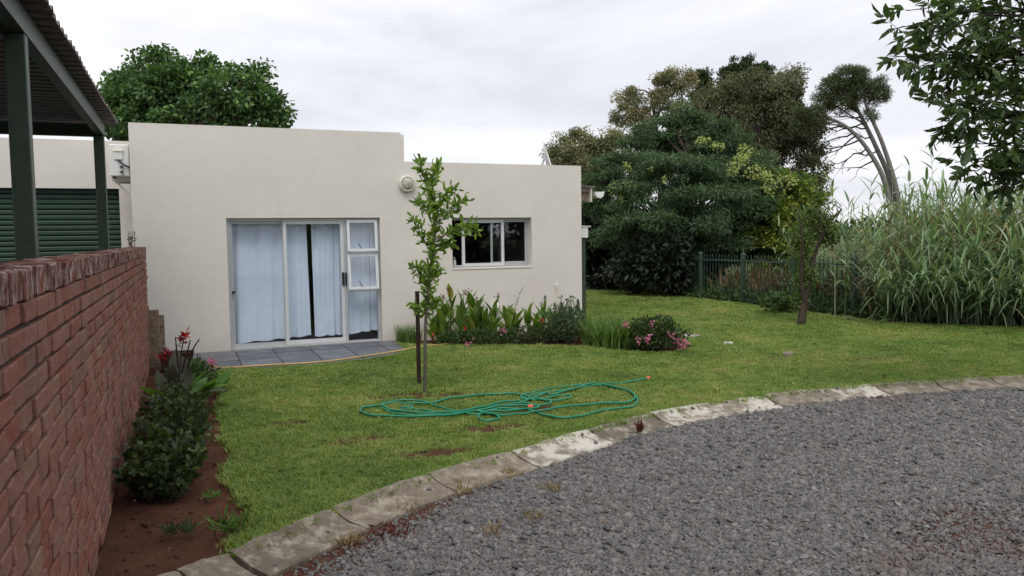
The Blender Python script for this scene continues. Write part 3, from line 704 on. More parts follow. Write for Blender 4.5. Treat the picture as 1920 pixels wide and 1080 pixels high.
# sliding kitchen window
yw = YF + .10
win = frame_rect(MB(), WX0 + .002, WX1 - .002, WZ0 + .010, WZ1 - .002, yw, yw + .08, .034).build('window', ALU, house)
frame_rect(MB(), 4.235, 4.985, WZ0 + .02, 1.924, yw - .012, yw + .022, .048, .052).build('sliding_sash', ALU_WHITE, win)
pane(win, 4.282, 4.938, WZ0 + .07, 1.878, yw + .004)
frame_rect(MB(), 4.76, 5.422, WZ0 + .046, 1.924, yw + .032, yw + .06, .034, .04).build('fixed_sash', ALU, win)
pane(win, 4.793, 5.39, WZ0 + .085, 1.892, yw + .044)
bot = thing('soap_bottle', 'small pale bottle standing on the kitchen window ledge', 'bottle', (4.16, yw + .19, WZ0 + .02))
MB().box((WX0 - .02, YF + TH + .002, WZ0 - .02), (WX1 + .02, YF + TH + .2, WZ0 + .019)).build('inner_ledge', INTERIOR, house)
mb = MB(); mb.tube([(4.155, yw + .16, WZ0 + .02), (4.155, yw + .16, WZ0 + .11), (4.155, yw + .16, WZ0 + .13)], [.027, .027, .012], 12); mb.build('bottle_body', WHITE, bot)
MB().tube([(4.155, yw + .16, WZ0 + .13), (4.155, yw + .16, WZ0 + .165)], .006, 6).box((4.13, yw + .152, WZ0 + .163), (4.165, yw + .168, WZ0 + .173)).build('pump', WHITE, bot)

# round bulkhead lamp
lamp = thing('bulkhead_lamp', 'round white bulkhead lamp on the plaster beside the parapet step', 'lamp', (3.29, YF, 2.50))
def lathe(c, prof, k=28):
    v = [(c[0] + r * math.cos(a), c[1] - d, c[2] + r * math.sin(a)) for r, d in prof for a in np.arange(k) * 2 * math.pi / k]
    f = [(i*k+j, i*k+(j+1) % k, (i+1)*k+(j+1) % k, (i+1)*k+j) for i in range(len(prof)-1) for j in range(k)] + [tuple((len(prof)-1)*k+j for j in range(k)), tuple(range(k))[::-1]]
    return MB().add(v, f)
lathe((3.29, YF, 2.50), [(.130, 0), (.135, .02), (.132, .055), (.122, .075), (.104, .080), (.100, .070)]).build('rim', OFFWHITE, lamp, smooth=True)
lens = lathe((3.29, YF, 2.50), [(.101, .066), (.090, .085), (.06, .102), (.02, .108)]).build('lens', LENS, lamp, smooth=True)
for a in (-.75, -2.4): MB().tube([(3.29 + .118 * math.cos(a), YF - .07, 2.5 + .118 * math.sin(a)), (3.29 + .118 * math.cos(a), YF - .083, 2.5 + .118 * math.sin(a))], .008, 8).build('screw', BLACK, lamp)

# drain pipe and conduit on the wall
dp = thing('drain_pipe', 'short white waste pipe stub leaving the wall above the cannas', 'pipe', (4.79, YF, .49))
MB().tube([(4.81, YF + .02, .50), (4.80, YF - .05, .495), (4.77, YF - .07, .46), (4.55, YF - .075, .22), (4.50, YF - .075, -.05)], .036, 12).build('pipe_run', PVC, dp, smooth=True)
MB().tube([(4.805, YF - .05, .505), (4.76, YF - .072, .452)], .048, 12).build('elbow_collar', PVC, dp)
cd_ = thing('conduit', 'thin vertical cream conduit on the wall between canna and house corner', 'conduit', (5.912, YF, 0))
MB().tube([(5.912, YF - .012, -.05), (5.912, YF - .012, .76)], .011, 8).build('tube', OFFWHITE, cd_)
MB().tube([(5.912, YF + .01, .79), (5.912, YF - .022, .79)], .022, 10).box((5.900, YF - .02, .745), (5.924, YF, .79)).build('end_cap', PVC, cd_)

# lower garage wing set back on the left, with a roller door
YW = 13.75
wing = thing('garage_wing', 'lower cream plastered garage wing with green roller door', 'garage', (-3, YW, 0))
GX0, GX1, GZ1 = -4.0, -.925, 2.468
weld(wall_cells([-9, GX0, GX1, XL - .002], [-.15, GZ1, 3.205], lambda x, z: not (GX0 < x < GX1 and z < GZ1), YW, YW + .22).build('wall', PLASTER, wing))
MB().box((-9, YW + .22, 2.7), (XL - .002, 19, 2.85)).build('flat_roof', ROOF_SHEET, wing)
MB().box((-9, YW + 3.0, -.15), (XL - .002, YW + 3.1, 2.7)).build('inner_wall', INTERIOR, wing)
rd = thing('roller_door', '', '', (-2.5, YW + .1, 0)); rd.parent = wing; rd.location = (.5, .1, 0)
for k in ('label', 'category'):
    if k in rd: del rd[k]
P_ = .0795
slat_me = None
for k in range(31):
    z0 = k * P_
    if slat_me is None:
        mb = MB().prism([(YW + .135, z0), (YW + .112, z0 + .006), (YW + .100, z0 + .02), (YW + .100, z0 + .058), (YW + .112, z0 + .072), (YW + .135, z0 + P_ - .002), (YW + .14, z0 + P_ - .002), (YW + .14, z0)], 0, GX0 - .03, GX1 + .03)
        first = mb.build('slat', GREEN_DOOR, rd); slat_me = first.data
    else:
        o = link('slat', slat_me, rd); o.location = (0, 0, z0)
MB().box((GX1 - .002, YW + .02, -.05), (GX1 + .0, YW + .16, GZ1)).build('guide_rail', GREEN_DOOR, rd)

# air conditioner outdoor unit on the main block's side wall
ac = thing('air_conditioner', 'white air conditioner outdoor unit bracketed high on the house side wall', 'air conditioner', (XL - .2, 12.9, 2.5))
az0, az1, ax0, ax1, ay0, ay1 = 2.575, 3.03, -.955, -.70, 12.62, 13.36
MB().box((ax0, ay0, az0), (ax1, ay1, az1)).build('casing', WHITE, ac, bevel=.014)
MB().box((ax0 + .06, ay0 - .02, az0 + .235), (ax0 + .175, ay0 - .001, az0 + .39)).build('valve_cover', WHITE, ac, bevel=.006)
MB().prism([(ay0 - .034, az0 + .355), (ay0 - .001, az0 + .355), (ay0 - .001, az0 + .40), (ay0 - .018, az0 + .397)], 0, ax0 + .055, ax0 + .18).build('handle_recess', OFFWHITE, ac)
for q in (.06, .135): MB().tube([(ax0 + .155, ay0 - .001, az0 + q), (ax0 + .155, ay0 - .04, az0 + q)], .017, 8).tube([(ax0 + .13, ay0 - .03, az0 + q), (ax0 + .18, ay0 - .03, az0 + q + .01)], .011, 6).build('valve', CABLE, ac)
MB().tube(catmull([(ax0 + .11, ay0 - .015, az0 + .235), (ax0 + .16, ay0 - .04, az0 + .19), (ax0 + .21, ay0 - .04, az0 + .15), (ax1 + .02, ay0 + .02, az0 + .13)], 5), .012, 6).build('pipe', CABLE, ac)
for yy in (ay0 + .12, ay1 - .12): MB().box((ax0 + .02, yy - .02, az0 - .062), (XL + .01, yy + .02, az0 - .022)).box((XL - .03, yy - .02, az0 - .32), (XL + .008, yy + .02, az0 - .062)).tube([(ax0 + .06, yy, az0 - .062), (XL - .02, yy, az0 - .29)], .012, 6).build('bracket', OFFWHITE, ac)
for yy in (ay0 + .12, ay1 - .12): MB().box((ax0 + .03, yy - .025, az0 - .021), (ax0 + .07, yy + .025, az0 - .001)).build('foot', BLACK, ac)

# rear verandah eave and gutter beyond the right corner
MB().box((XR + .003, 15.55, 2.70), (8.44, 20.5, 2.735)).build('verandah_roof', ROOF_SHEET, house)
MB().box((XR + .003, 15.68, 2.40), (8.34, 15.82, 2.60)).build('verandah_beam', WOOD, house)
MB().box((XR + .003, 15.62, 2.602), (8.34, 15.80, 2.66)).build('wall_plate', WOOD, house)
MB().box((8.345, 15.60, 2.38), (8.385, 20.5, 2.68)).build('fascia', OFFWHITE, house)
gp = [(8.39, 2.605)] + [(8.525 + .115 * math.cos(a), 2.60 + .14 * math.sin(a)) for a in np.linspace(math.pi, 2 * math.pi, 12)] + [(8.65, 2.61), (8.66, 2.61)]
MB().add([(x_, 15.50, z_) for x_, z_ in gp] + [(x_, 20.5, z_) for x_, z_ in gp], [(i, i+1, len(gp)+i+1, len(gp)+i) for i in range(len(gp)-1)] + [tuple(range(1, 13))]).build('gutter', WHITE, house)

# satellite dish on the flat roof, seen almost edge-on
dish = thing('satellite_dish', 'white satellite dish on the flat roof, seen edge on', 'satellite dish', (6.0, 13.0, 2.6))
dc = np.array([6.03, 13.0, 3.03]); ax = unit(np.array([.90, -.50, .30])); u_ = unit(np.cross(ax, (0, 0, 1))); v_ = np.cross(u_, ax)
vv, ff = [], []
for i in range(7):
    r = .30 * i / 6
    for j in range(24):
        a = j * 2 * math.pi / 24; vv.append(dc + (u_ * math.cos(a) * .9 + v_ * math.sin(a)) * r + ax * (r * r * .8))
ff = [(i*24+j, i*24+(j+1) % 24, (i+1)*24+(j+1) % 24, (i+1)*24+j) for i in range(6) for j in range(24)]
MB().add(vv, ff).build('reflector', WHITE, dish, smooth=True)
MB().tube([dc - v_ * .29, dc + ax * .15 - v_ * .22], .009, 6).build('feed_arm', ALU, dish)
MB().box(tuple(dc + ax * .15 - v_ * .22 - .025), tuple(dc + ax * .15 - v_ * .22 + .025)).build('receiver', OFFWHITE, dish)
MB().tube([(6.0, 13.0, 2.60), (5.98, 13.0, 2.95), dc - ax * .02], .02, 8).build('mast', ALU, dish)

# white box on a green post beside the house corner
pb = thing('post_box', 'small white box with lid on a dark green post by the house corner', 'box', (6.79, 13.0, 0))
MB().box((6.765, 12.97, -.05), (6.825, 13.03, 1.60)).build('post', GREEN_STEEL, pb)
MB().box((6.70, 12.92, 1.602), (6.855, 13.08, 1.80)).build('box_body', WHITE, pb)
MB().prism([(6.68, 1.802), (6.895, 1.802), (6.90, 1.790), (6.902, 1.815), (6.68, 1.822)], 1, 12.90, 13.10).build('lid', WHITE, pb)

# ================================================================== BRICK WALL
bw = thing('brick_wall', 'red clay brick garden wall with weathered coping running to the house', 'wall', (-.59, 6.4, 0))
BX1, BX0, BY0, BY1, CZ = -.48, -.70, 1.4, 11.35, .0815
NB = 18; variants = []
def brick_mesh(nm, lx, ly, lz, mat, bev=.0045, jit=.0022):
    bm = bmesh.new(); bmesh.ops.create_cube(bm, size=1.0)
    bmesh.ops.subdivide_edges(bm, edges=[e for e in bm.edges if abs((e.verts[0].co - e.verts[1].co).y) > .5], cuts=1)
    for v in bm.verts: v.co = Vector((v.co.x * lx + random.gauss(0, jit), v.co.y * ly + random.gauss(0, jit), v.co.z * lz + random.gauss(0, jit * .7)))
    bmesh.ops.bevel(bm, geom=[e for e in bm.edges if e.calc_face_angle(0) > .5], offset=bev, segments=1, affect='EDGES')
    me = bpy.data.meshes.new(nm); bm.to_mesh(me); bm.free(); me.materials.append(mat); return me
BL, BH, BD = .218, .0665, .105
full = [brick_mesh('brick', BD, BL, BH, BRICK) for _ in range(10)]
half = [brick_mesh('brick', BD, .106, BH, BRICK) for _ in range(6)]
cop = [brick_mesh('coping_brick', .226, .066, .102, COPING, .0055, .0035) for _ in range(8)]
spots = []
for c in range(NB):
    z = c * CZ + .04 + .001; y = BY0 + (0 if c % 2 else -.116); k = 0
    while y < BY1 - .04:
        short = random.random() < .13; L = .106 if short else BL
        if y + L > BY1: L = .106; short = True
        if y + L > BY1 + .005: break
        if y > BY0 - .2: spots.append((y + L / 2, z, short))
        y += L + .010
def px(yv, z):
    v = Vector((BX1, yv, z)) - Vector((0, 0, 1.65)); f = v.x * .381 + v.y * .9245; return 960 + 1480 * (v.x * .9245 - v.y * .381) / f, f
vis = [(s, px(s[0], s[1])) for s in spots]
vis.sort(key=lambda t: (t[1][0] < 3, t[1][1])); near = [t[0] for t in vis[:300]]; rest = [t[0] for t in vis[300:]]
def put(me, loc, parent, name):
    o = link(name, me, parent); o.location = Vector(loc) - Vector(wloc(parent)); return o
for yv, z, sh in near:
    o = put(random.choice(half if sh else full), (BX1 - BD / 2 + random.gauss(0, .003), yv, z), bw, 'brick')
    o.rotation_euler = (random.gauss(0, .008), 0, random.gauss(0, .012))
def join_meshes(name, items, parent, mat):
    V, Fc, Rn, n0 = [], [], [], 0
    for me, loc, rz in items:
        co = np.empty(len(me.vertices) * 3); me.vertices.foreach_get('co', co); co = co.reshape(-1, 3)
        c_, s_ = math.cos(rz), math.sin(rz); co = co @ np.array([[c_, s_, 0], [-s_, c_, 0], [0, 0, 1]]) + np.array(loc)
        V.append(co); Fc += [tuple(i + n0 for i in p.vertices) for p in me.polygons]; Rn += [random.random()] * len(co); n0 += len(co)
    me = bpy.data.meshes.new(name); me.from_pydata((np.vstack(V) - wloc(parent)).tolist(), [], Fc); me.attributes.new('rnd', 'FLOAT', 'POINT').data.foreach_set('value', np.array(Rn, np.float32))
    me.materials.append(mat); return link(name, me, parent)
o = join_meshes('brickwork', [(random.choice(half if sh else full), (BX1 - BD / 2 + random.gauss(0, .003), yv, z), random.gauss(0, .012)) for yv, z, sh in rest], bw, BRICK); o['kind'] = 'stuff'
y = BY0
while y < BY1 - .06:
    o = put(random.choice(cop), ((BX0 + BX1) / 2 + random.gauss(0, .004), y + .036, NB * CZ + .052 + random.gauss(0, .003)), bw, 'coping_brick'); o.rotation_euler = (random.gauss(0, .02), random.gauss(0, .01), random.gauss(0, .015)); y += .0785
MB().box((BX0 + .012, BY0, -.15), (BX1 - .020, BY1 - .02, NB * CZ + .075)).build('mortar_core', MORTAR, bw)

# ================================================================== CARPORT behind the wall
cp = thing('carport', 'dark green steel carport with corrugated sheet roof behind the brick wall', 'carport', (-3, 6, 0))
PXR = -.88
for (yy, w_) in ((.62, .115), (5.80, .115), (10.98, .115)):
    MB().box((PXR - w_, yy, -.15), (PXR, yy + w_, 2.958)).build('post', GREEN_STEEL, cp, bevel=.006)
for (yy, w_) in ((.62, .115), (5.80, .115), (10.98, .115)):
    MB().box((-5.9 - w_, yy, -.15), (-5.9, yy + w_, 2.958)).build('post', GREEN_STEEL, cp, bevel=.006)
MB().box((PXR - .085, -1.6, 2.96), (PXR + .004, 11.10, 3.115)).build('edge_beam', GREEN_STEEL, cp)
MB().box((-5.99, -1.6, 2.96), (-5.90, 11.10, 3.115)).build('edge_beam', GREEN_STEEL, cp)
for yy in (.60, 5.80, 10.985):
    MB().box((-5.895, yy, 2.94), (PXR - .09, yy + .09, 3.085)).build('cross_beam', GREEN_STEEL, cp)
for xx in (-2.0, -3.2, -4.4): MB().box((xx - .03, -1.6, 3.09), (xx + .03, 11.1, 3.125)).build('purlin', GREEN_STEEL, cp)
# IBR sheets: ribs run across, so the eave shows a toothed edge
PIT = .19
def ibr(y0, n):
    pts = []
    for i in range(n):
        b = y0 + i * PIT; pts += [(b, 0), (b + .105, 0), (b + .122, .038), (b + .165, .038), (b + .182, 0)]
    pts.append((y0 + n * PIT + .03, 0)); return pts
for k in range(17):
    pr = ibr(-1.62 + k * 4 * PIT, 4); n_ = len(pr); dz = .002 * (k % 2)
    v = [(x_, a, z_ + 3.131 + dz) for x_ in (PXR + .135 + random.gauss(0, .006), -6.3) for a, z_ in pr] + [(x_, a, z_ + 3.128 + dz) for x_ in (PXR + .135, -6.3) for a, z_ in pr]
    f = [(i, i+1, n_+i+1, n_+i) for i in range(n_-1)] + [(2*n_+i, 3*n_+i, 3*n_+i+1, 2*n_+i+1) for i in range(n_-1)] + [(i, 2*n_+i, 2*n_+i+1, i+1) for i in range(n_-1)]
    MB().add(v, f).build('roof_sheet', ROOF_SHEET, cp)

# pale blue hatchback under the carport, only its roof peeps over the wall
car = thing('parked_car', 'pale blue car roof peeping over the brick wall under the carport', 'car', (-3.0, 10.6, 0))
CARP = Mat('pale_blue_car_paint', .25, .5, .2, (.30, .42, .58)).m
TYRE = flat('tyre_rubber', (.02, .02, .02), .8, .2); DGL = Mat('dark_car_glass', .05, .6, 0, (.03, .04, .05)).m
side_ = [(8.75, .30), (8.72, .62), (8.85, .86), (9.75, .98), (10.35, 1.44), (10.9, 1.50), (12.0, 1.48), (12.55, 1.08), (12.68, .85), (12.70, .32)]
def taper(x0, x1):
    mb = MB(); n_ = len(side_); cx = (x0 + x1) / 2
    v = [(cx + (x_ - cx) * (1.0 if z_ < 1.0 else .78), y_, z_) for x_ in (x0, x1) for y_, z_ in side_]
    return mb.add(v, [tuple(range(n_))[::-1], tuple(range(n_, 2*n_))] + [(i, (i+1) % n_, n_+(i+1) % n_, n_+i) for i in range(n_)])
taper(-3.95, -2.32).build('body', CARP, car, bevel=.04)
MB().add([(-3.75, 9.83, 1.005), (-2.52, 9.83, 1.005), (-2.62, 10.32, 1.40), (-3.65, 10.32, 1.40)], [(0, 1, 2, 3)]).build('windscreen', DGL, car)
for sx in (-2.40, -3.87):
    MB().add([(sx, 10.1, 1.06), (sx, 12.2, 1.06), (sx + (.5 if sx < -3 else -.5) * .1, 11.9, 1.38), (sx + (.5 if sx < -3 else -.5) * .1, 10.5, 1.38)], [(0, 1, 2, 3)]).build('side_window', DGL, car)
for sx in (-2.36, -3.91):
    for yy in (9.45, 12.0):
        w_ = MB().tube([(sx - .09, yy, .31), (sx + .09, yy, .31)], .31, 20).build('wheel', TYRE, car)
        MB().tube([(sx - .095, yy, .31), (sx + .095, yy, .31)], .19, 14).build('rim', ALU, w_)
for xx in (-3.6, -2.67): MB().box((xx - .15, 8.70, .62), (xx + .15, 8.76, .76)).build('headlight', WHITE, car)

# plank and planter at the wall end
pl = thing('timber_post', 'weathered grey timber post standing at the end of the brick wall', 'post', (-.42, 11.45, 0))
MB().box((-.50, 11.40, -.1), (-.36, 11.47, .74)).build('board', WOOD, pl, bevel=.006)
MB().box((-.40, 11.475, -.1), (-.30, 11.53, .66)).build('batten', WOOD, pl, bevel=.005)
pt = thing('planter_trough', 'dark planter trough on the patio behind the red canna', 'planter', (-.05, 10.95, 0))
mb = MB(); z_ = [(.0, .28, .11), (.22, .32, .14), (.26, .34, .155), (.26, .30, .12), (.20, .29, .11)]
z_ = [(q * .8, a * .62, b) for q, a, b in z_]
v = [p_ for z0, a, b in z_ for p_ in [(-.16 - a, 10.95 - b, z0 + .012), (-.16 + a, 10.95 - b, z0 + .012), (-.16 + a, 10.95 + b, z0 + .012), (-.16 - a, 10.95 + b, z0 + .012)]]
mb.add(v, [(i*4+j, i*4+(j+1) % 4, (i+1)*4+(j+1) % 4, (i+1)*4+j) for i in range(4) for j in range(4)] + [(3, 2, 1, 0), (16, 17, 18, 19)]); mb.build('trough', POT, pt)

# ================================================================== PALISADE FENCE
fence = thing('palisade_fence', 'dark green steel palisade fence along the far side of the lawn', 'fence', (12.1, 13, 0))
FX, FY0, SP = 12.1, 11.72, 1.675
fpts = [(FX, FY0 + SP * k) for k in range(5, -1, -1)] + [(FX + 1.05 * k, FY0 - 1.30 * k) for k in (1, 2, 3)]   # turns outward behind the reeds
for xx, yy in fpts:
    o = MB().box((xx - .04, yy - .04, -.1), (xx + .04, yy + .04, 1.135)).build('post', FENCE_GREEN, fence)
    MB().add([(xx - .05, yy - .05, 1.136), (xx + .05, yy - .05, 1.136), (xx + .05, yy + .05, 1.136), (xx - .05, yy + .05, 1.136), (xx, yy, 1.20)], [(0, 1, 4), (1, 2, 4), (2, 3, 4), (3, 0, 4), (3, 2, 1, 0)]).build('post_cap', FENCE_GREEN, o)
pale_me = bpy.data.meshes.new('pale'); q_ = MB().prism([(-.013, .03), (.013, .03), (.013, 1.09), (0, 1.135), (-.013, 1.09)], 0, -.005, .005)
pale_me.from_pydata(np.vstack(q_.v).tolist(), [], q_.f); pale_me.materials.append(FENCE_GREEN)
for (xa, ya), (xb, yb_) in zip(fpts[:-1], fpts[1:]):
    d_ = np.array([xb - xa, yb_ - ya]); L_ = np.linalg.norm(d_); d_ /= L_; n_ = np.array([-d_[1], d_[0]]) * .02
    A = np.array([xa, ya]) + d_ * .045; B = np.array([xb, yb_]) - d_ * .045
    for z in (.06, .97):
        v = [(*(A - n_), z), (*(B - n_), z), (*(B + n_), z), (*(A + n_), z), (*(A - n_), z + .04), (*(B - n_), z + .04), (*(B + n_), z + .04), (*(A + n_), z + .04)]
        MB().add(v, [(3,2,1,0),(4,5,6,7),(0,1,5,4),(1,2,6,5),(2,3,7,6),(3,0,4,7)]).build('rail', FENCE_GREEN, fence)
    for k in range(1, 14):
        p_ = np.array([xa, ya]) + d_ * L_ * k / 14 + n_ * 1.4
        o = link('pale', pale_me, fence); o.location = (p_[0] - FX, p_[1] - 13, random.gauss(0, .006)); o.rotation_euler = (random.gauss(0, .006), 0, math.atan2(d_[1], d_[0]) - math.pi / 2)

# ================================================================== BEHIND THE VIEWPOINT: reflected in the glass
van = thing('parked_van', 'white van parked across the driveway, seen reflected in the door glass', 'van', (2.2, -4.6, -.07))
vp = [(-.4, .35), (-.45, .95), (-.1, 1.25), (.45, 1.35), (1.0, 2.05), (1.35, 2.28), (4.5, 2.32), (4.75, 2.1), (4.8, .4)]
mb = MB(); v = [(x_, y_ + (0 if z_ < 1.3 else (.12 if y_ < -5 else -.12)), z_) for y_ in (-5.5, -3.7) for x_, z_ in vp]; n_ = len(vp)
mb.add(v, [tuple(range(n_))[::-1], tuple(range(n_, 2*n_))] + [(i, (i+1) % n_, n_+(i+1) % n_, n_+i) for i in range(n_)]); mb.build('body', WHITE, van, bevel=.03)
for a_, b_ in ((1.15, 1.95), (2.05, 3.0), (3.1, 4.4)): MB().box((a_, -3.80, 1.45), (b_, -3.66, 2.0)).build('side_window', DGL, van)
for xx in (.45, 3.9):
    w_ = MB().tube([(xx, -3.86, .28), (xx, -3.66, .28)], .34, 20).build('wheel', TYRE, van); MB().tube([(xx, -3.665, .28), (xx, -3.65, .28)], .2, 14).build('rim', ALU, w_)
MB().box((-.43, -4.1, .85), (-.30, -3.80, 1.05)).build('headlight', LENS, van)

# ================================================================== TREES
tree('garden_tree', 'broad leafy green tree rising behind the cream house', [(.2, 21.5, -.03), (.3, 21.4, 2.2), (.4, 21.5, 4.4)], .22,
     [((-1.129, 23.508, 5.575), 0.71, 0.71, 0.64), ((-0.326, 22.643, 5.678), 0.76, 0.76, 0.66), ((0.510, 22.831, 5.551), 0.88, 0.88, 0.74), ((1.328, 21.941, 5.404), 0.78, 0.78, 0.64), ((1.936, 22.211, 5.105), 0.64, 0.64, 0.48), ((-1.612, 23.115, 4.867), 0.39, 0.39, 0.47), ((-0.694, 23.283, 4.931), 1.06, 1.06, 0.60), ((0.534, 22.220, 4.724), 1.18, 1.18, 0.53), ((-0.600, 23.347, 6.375), 0.31, 0.31, 0.34), ((0.537, 22.870, 6.259), 0.28, 0.28, 0.40), ((1.905, 22.288, 5.997), 0.28, 0.28, 0.26), ((-1.127, 23.561, 6.326), 0.20, 0.20, 0.28), ((1.387, 22.514, 6.175), 0.26, 0.26, 0.23), ((2.456, 21.987, 4.955), 0.26, 0.26, 0.17), ((-1.855, 23.798, 5.444), 0.20, 0.20, 0.20)],
     L_BROAD, BARK_DARK, 300, 95, .23, .125, .075, -.35, tmpl=LANCE, shell=.25, limb_r=.06)
tree('gum_tree', 'small olive gum tree just past the house roof edge', [(20.244, 39.288, 0.782), (20.207, 39.494, 3.454), (20.435, 39.569, 5.825)], .35,
     [((19.759, 39.869, 6.132), 0.83, 0.83, 0.89), ((20.875, 39.440, 6.560), 1.19, 1.19, 0.83), ((21.963, 38.969, 6.247), 1.01, 1.01, 1.04), ((20.412, 39.536, 5.232), 1.34, 1.34, 0.89), ((21.351, 39.106, 4.624), 1.19, 1.19, 1.19), ((22.265, 38.897, 6.985), 0.42, 0.42, 0.48), ((19.439, 39.917, 4.949), 0.59, 0.59, 0.59)],
     L_EUC, BARK_DARK, 130, 280, .34, .17, .06, -.55, shell=.3, limb_r=.12, twig_r=.03, group='gum trees behind the lawn')
tree('gum_tree', 'open crowned olive gum tree with sky showing through its limbs', [(25.484, 39.311, 0.989), (25.780, 39.476, 5.018), (25.502, 39.879, 9.056)], .28,
     [((24.359, 40.362, 9.228), 0.93, 0.93, 0.75), ((25.256, 40.058, 10.145), 0.93, 0.93, 0.68), ((26.425, 39.612, 10.656), 0.93, 0.93, 0.62), ((27.129, 39.295, 10.273), 0.68, 0.68, 0.93), ((24.737, 40.106, 7.826), 1.06, 1.06, 0.87), ((26.077, 39.641, 9.047), 1.12, 1.12, 0.81), ((27.208, 39.141, 8.565), 0.75, 0.75, 1.24), ((25.426, 39.766, 7.040), 1.12, 1.12, 0.78), ((23.905, 40.506, 8.614), 0.56, 0.56, 0.50), ((24.391, 40.139, 6.280), 0.81, 0.81, 0.68), ((26.722, 39.238, 7.114), 1.06, 1.06, 1.06)],
     L_EUC, BARK_DARK, 96, 300, .30, .17, .06, -.6, shell=.35, limb_r=.075, twig_r=.03, group='gum trees behind the lawn')
tree('cypress_tree', 'single pointed dark conifer tip between the two gums', [(35.110, 48.419, 1.946), (35.302, 48.702, 7.029), (35.539, 49.050, 13.285)], .3,
     [((35.525, 49.029, 12.894), 0.55, 0.55, 0.94), ((35.465, 48.942, 11.330), 0.74, 0.74, 1.10), ((35.406, 48.855, 9.766), 0.78, 0.78, 1.18)], L_CYP, BARK_DARK, 120, 80, .28, .24, .09, .5, shell=.2, twig_r=.03)
tree('cypress_tree', 'wide dark conifer behind the tallest brown gum', [(39.280, 48.866, 1.912), (39.479, 49.159, 7.170), (39.725, 49.519, 13.642)], .4,
     [((38.473, 50.007, 13.256), 0.65, 0.65, 0.97), ((39.166, 49.756, 13.731), 0.81, 0.81, 0.89), ((40.108, 49.378, 13.879), 0.89, 0.89, 0.81), ((41.223, 48.900, 13.620), 0.65, 0.65, 0.89), ((38.157, 50.037, 11.844), 0.57, 0.57, 0.73), ((39.866, 49.374, 12.426), 1.82, 1.82, 1.22)], L_CYP, BARK_DARK, 230, 80, .30, .24, .09, .5, shell=.2, twig_r=.03)
tree('gum_tree', 'tallest dense brown green gum tree with trailing foliage', [(28.371, 33.764, 0.687), (28.390, 34.039, 4.653), (28.420, 34.329, 8.902)], .5,
     [((26.836, 34.964, 8.642), 1.48, 1.48, 1.14), ((28.431, 34.345, 9.185), 1.56, 1.56, 0.99), ((29.852, 33.717, 8.597), 1.08, 1.08, 1.28), ((30.288, 33.618, 9.724), 0.57, 0.57, 0.79), ((27.836, 34.459, 7.353), 1.99, 1.99, 1.42), ((29.394, 33.785, 6.904), 1.70, 1.70, 1.56), ((27.140, 35.810, 7.073), 1.39, 1.39, 1.31), ((27.767, 34.357, 5.512), 1.99, 1.99, 1.42), ((29.450, 33.621, 4.920), 1.42, 1.42, 1.42), ((30.831, 33.182, 6.741), 0.68, 0.68, 1.08), ((30.761, 33.079, 4.901), 1.02, 1.02, 0.85), ((26.653, 36.105, 8.386), 0.87, 0.87, 1.16), ((30.314, 33.163, 3.491), 1.08, 1.08, 0.62)],
     L_EUCD, BARK_PALE, 300, 300, .40, .18, .062, -.8, shell=.25, limb_r=.14, twig_r=.035, group='gum trees behind the lawn')
tree('feathery_tree', 'wide dark green feathery tree hanging over the back of the lawn', [(14.157, 21.230, 0.000), (13.124, 19.487, 1.159), (13.874, 19.820, 2.568), (13.928, 19.899, 3.993)], .22,
     [((14.249, 20.359, 4.690), 0.65, 0.65, 0.44), ((13.478, 20.637, 4.135), 0.78, 0.78, 0.52), ((14.833, 20.088, 4.277), 0.84, 0.84, 0.57), ((12.296, 20.540, 3.542), 0.76, 0.76, 0.51), ((13.031, 19.135, 3.291), 0.91, 0.91, 0.55), ((14.542, 19.056, 3.309), 0.87, 0.87, 0.56), ((12.074, 21.113, 2.699), 0.71, 0.71, 0.52), ((12.093, 18.920, 2.448), 0.89, 0.89, 0.52), ((13.395, 18.376, 2.355), 0.89, 0.89, 0.52), ((14.759, 18.367, 2.507), 0.61, 0.61, 0.49), ((11.967, 20.004, 1.719), 0.81, 0.81, 0.47), ((12.677, 18.615, 1.549), 0.83, 0.83, 0.40), ((14.092, 18.578, 1.606), 0.73, 0.73, 0.44), ((14.339, 20.350, 5.094), 0.36, 0.36, 0.32), ((15.188, 18.789, 3.300), 0.50, 0.50, 0.45), ((12.048, 21.721, 3.469), 0.41, 0.41, 0.50), ((12.409, 20.661, 4.377), 0.26, 0.26, 0.16), ((12.973, 20.672, 4.747), 0.29, 0.29, 0.18), ((13.664, 20.628, 5.088), 0.29, 0.29, 0.16), ((14.097, 20.474, 5.421), 0.23, 0.23, 0.19), ((14.686, 20.211, 5.137), 0.29, 0.29, 0.16), ((14.931, 19.651, 4.785), 0.32, 0.32, 0.16), ((15.138, 19.094, 4.256), 0.31, 0.31, 0.17), ((15.565, 18.666, 3.760), 0.28, 0.28, 0.16), ((15.593, 18.169, 3.032), 0.24, 0.24, 0.18), ((11.791, 21.317, 3.918), 0.23, 0.23, 0.15), ((11.523, 21.375, 3.193), 0.19, 0.19, 0.19), ((12.055, 18.589, 3.669), 0.35, 0.35, 0.15), ((12.940, 17.995, 3.491), 0.40, 0.40, 0.14), ((11.417, 18.795, 2.877), 0.35, 0.35, 0.15), ((12.406, 17.723, 2.682), 0.40, 0.40, 0.14), ((13.519, 17.484, 2.720), 0.37, 0.37, 0.14), ((11.612, 17.784, 1.981), 0.39, 0.39, 0.14), ((12.776, 17.293, 1.823), 0.39, 0.39, 0.14), ((11.148, 18.632, 2.075), 0.32, 0.32, 0.13)],
     L_ACA, BARK_DARK, 640, 190, .26, .13, .032, -.30, flatten=.36, shell=.5, limb_r=.06, twig_r=.014)
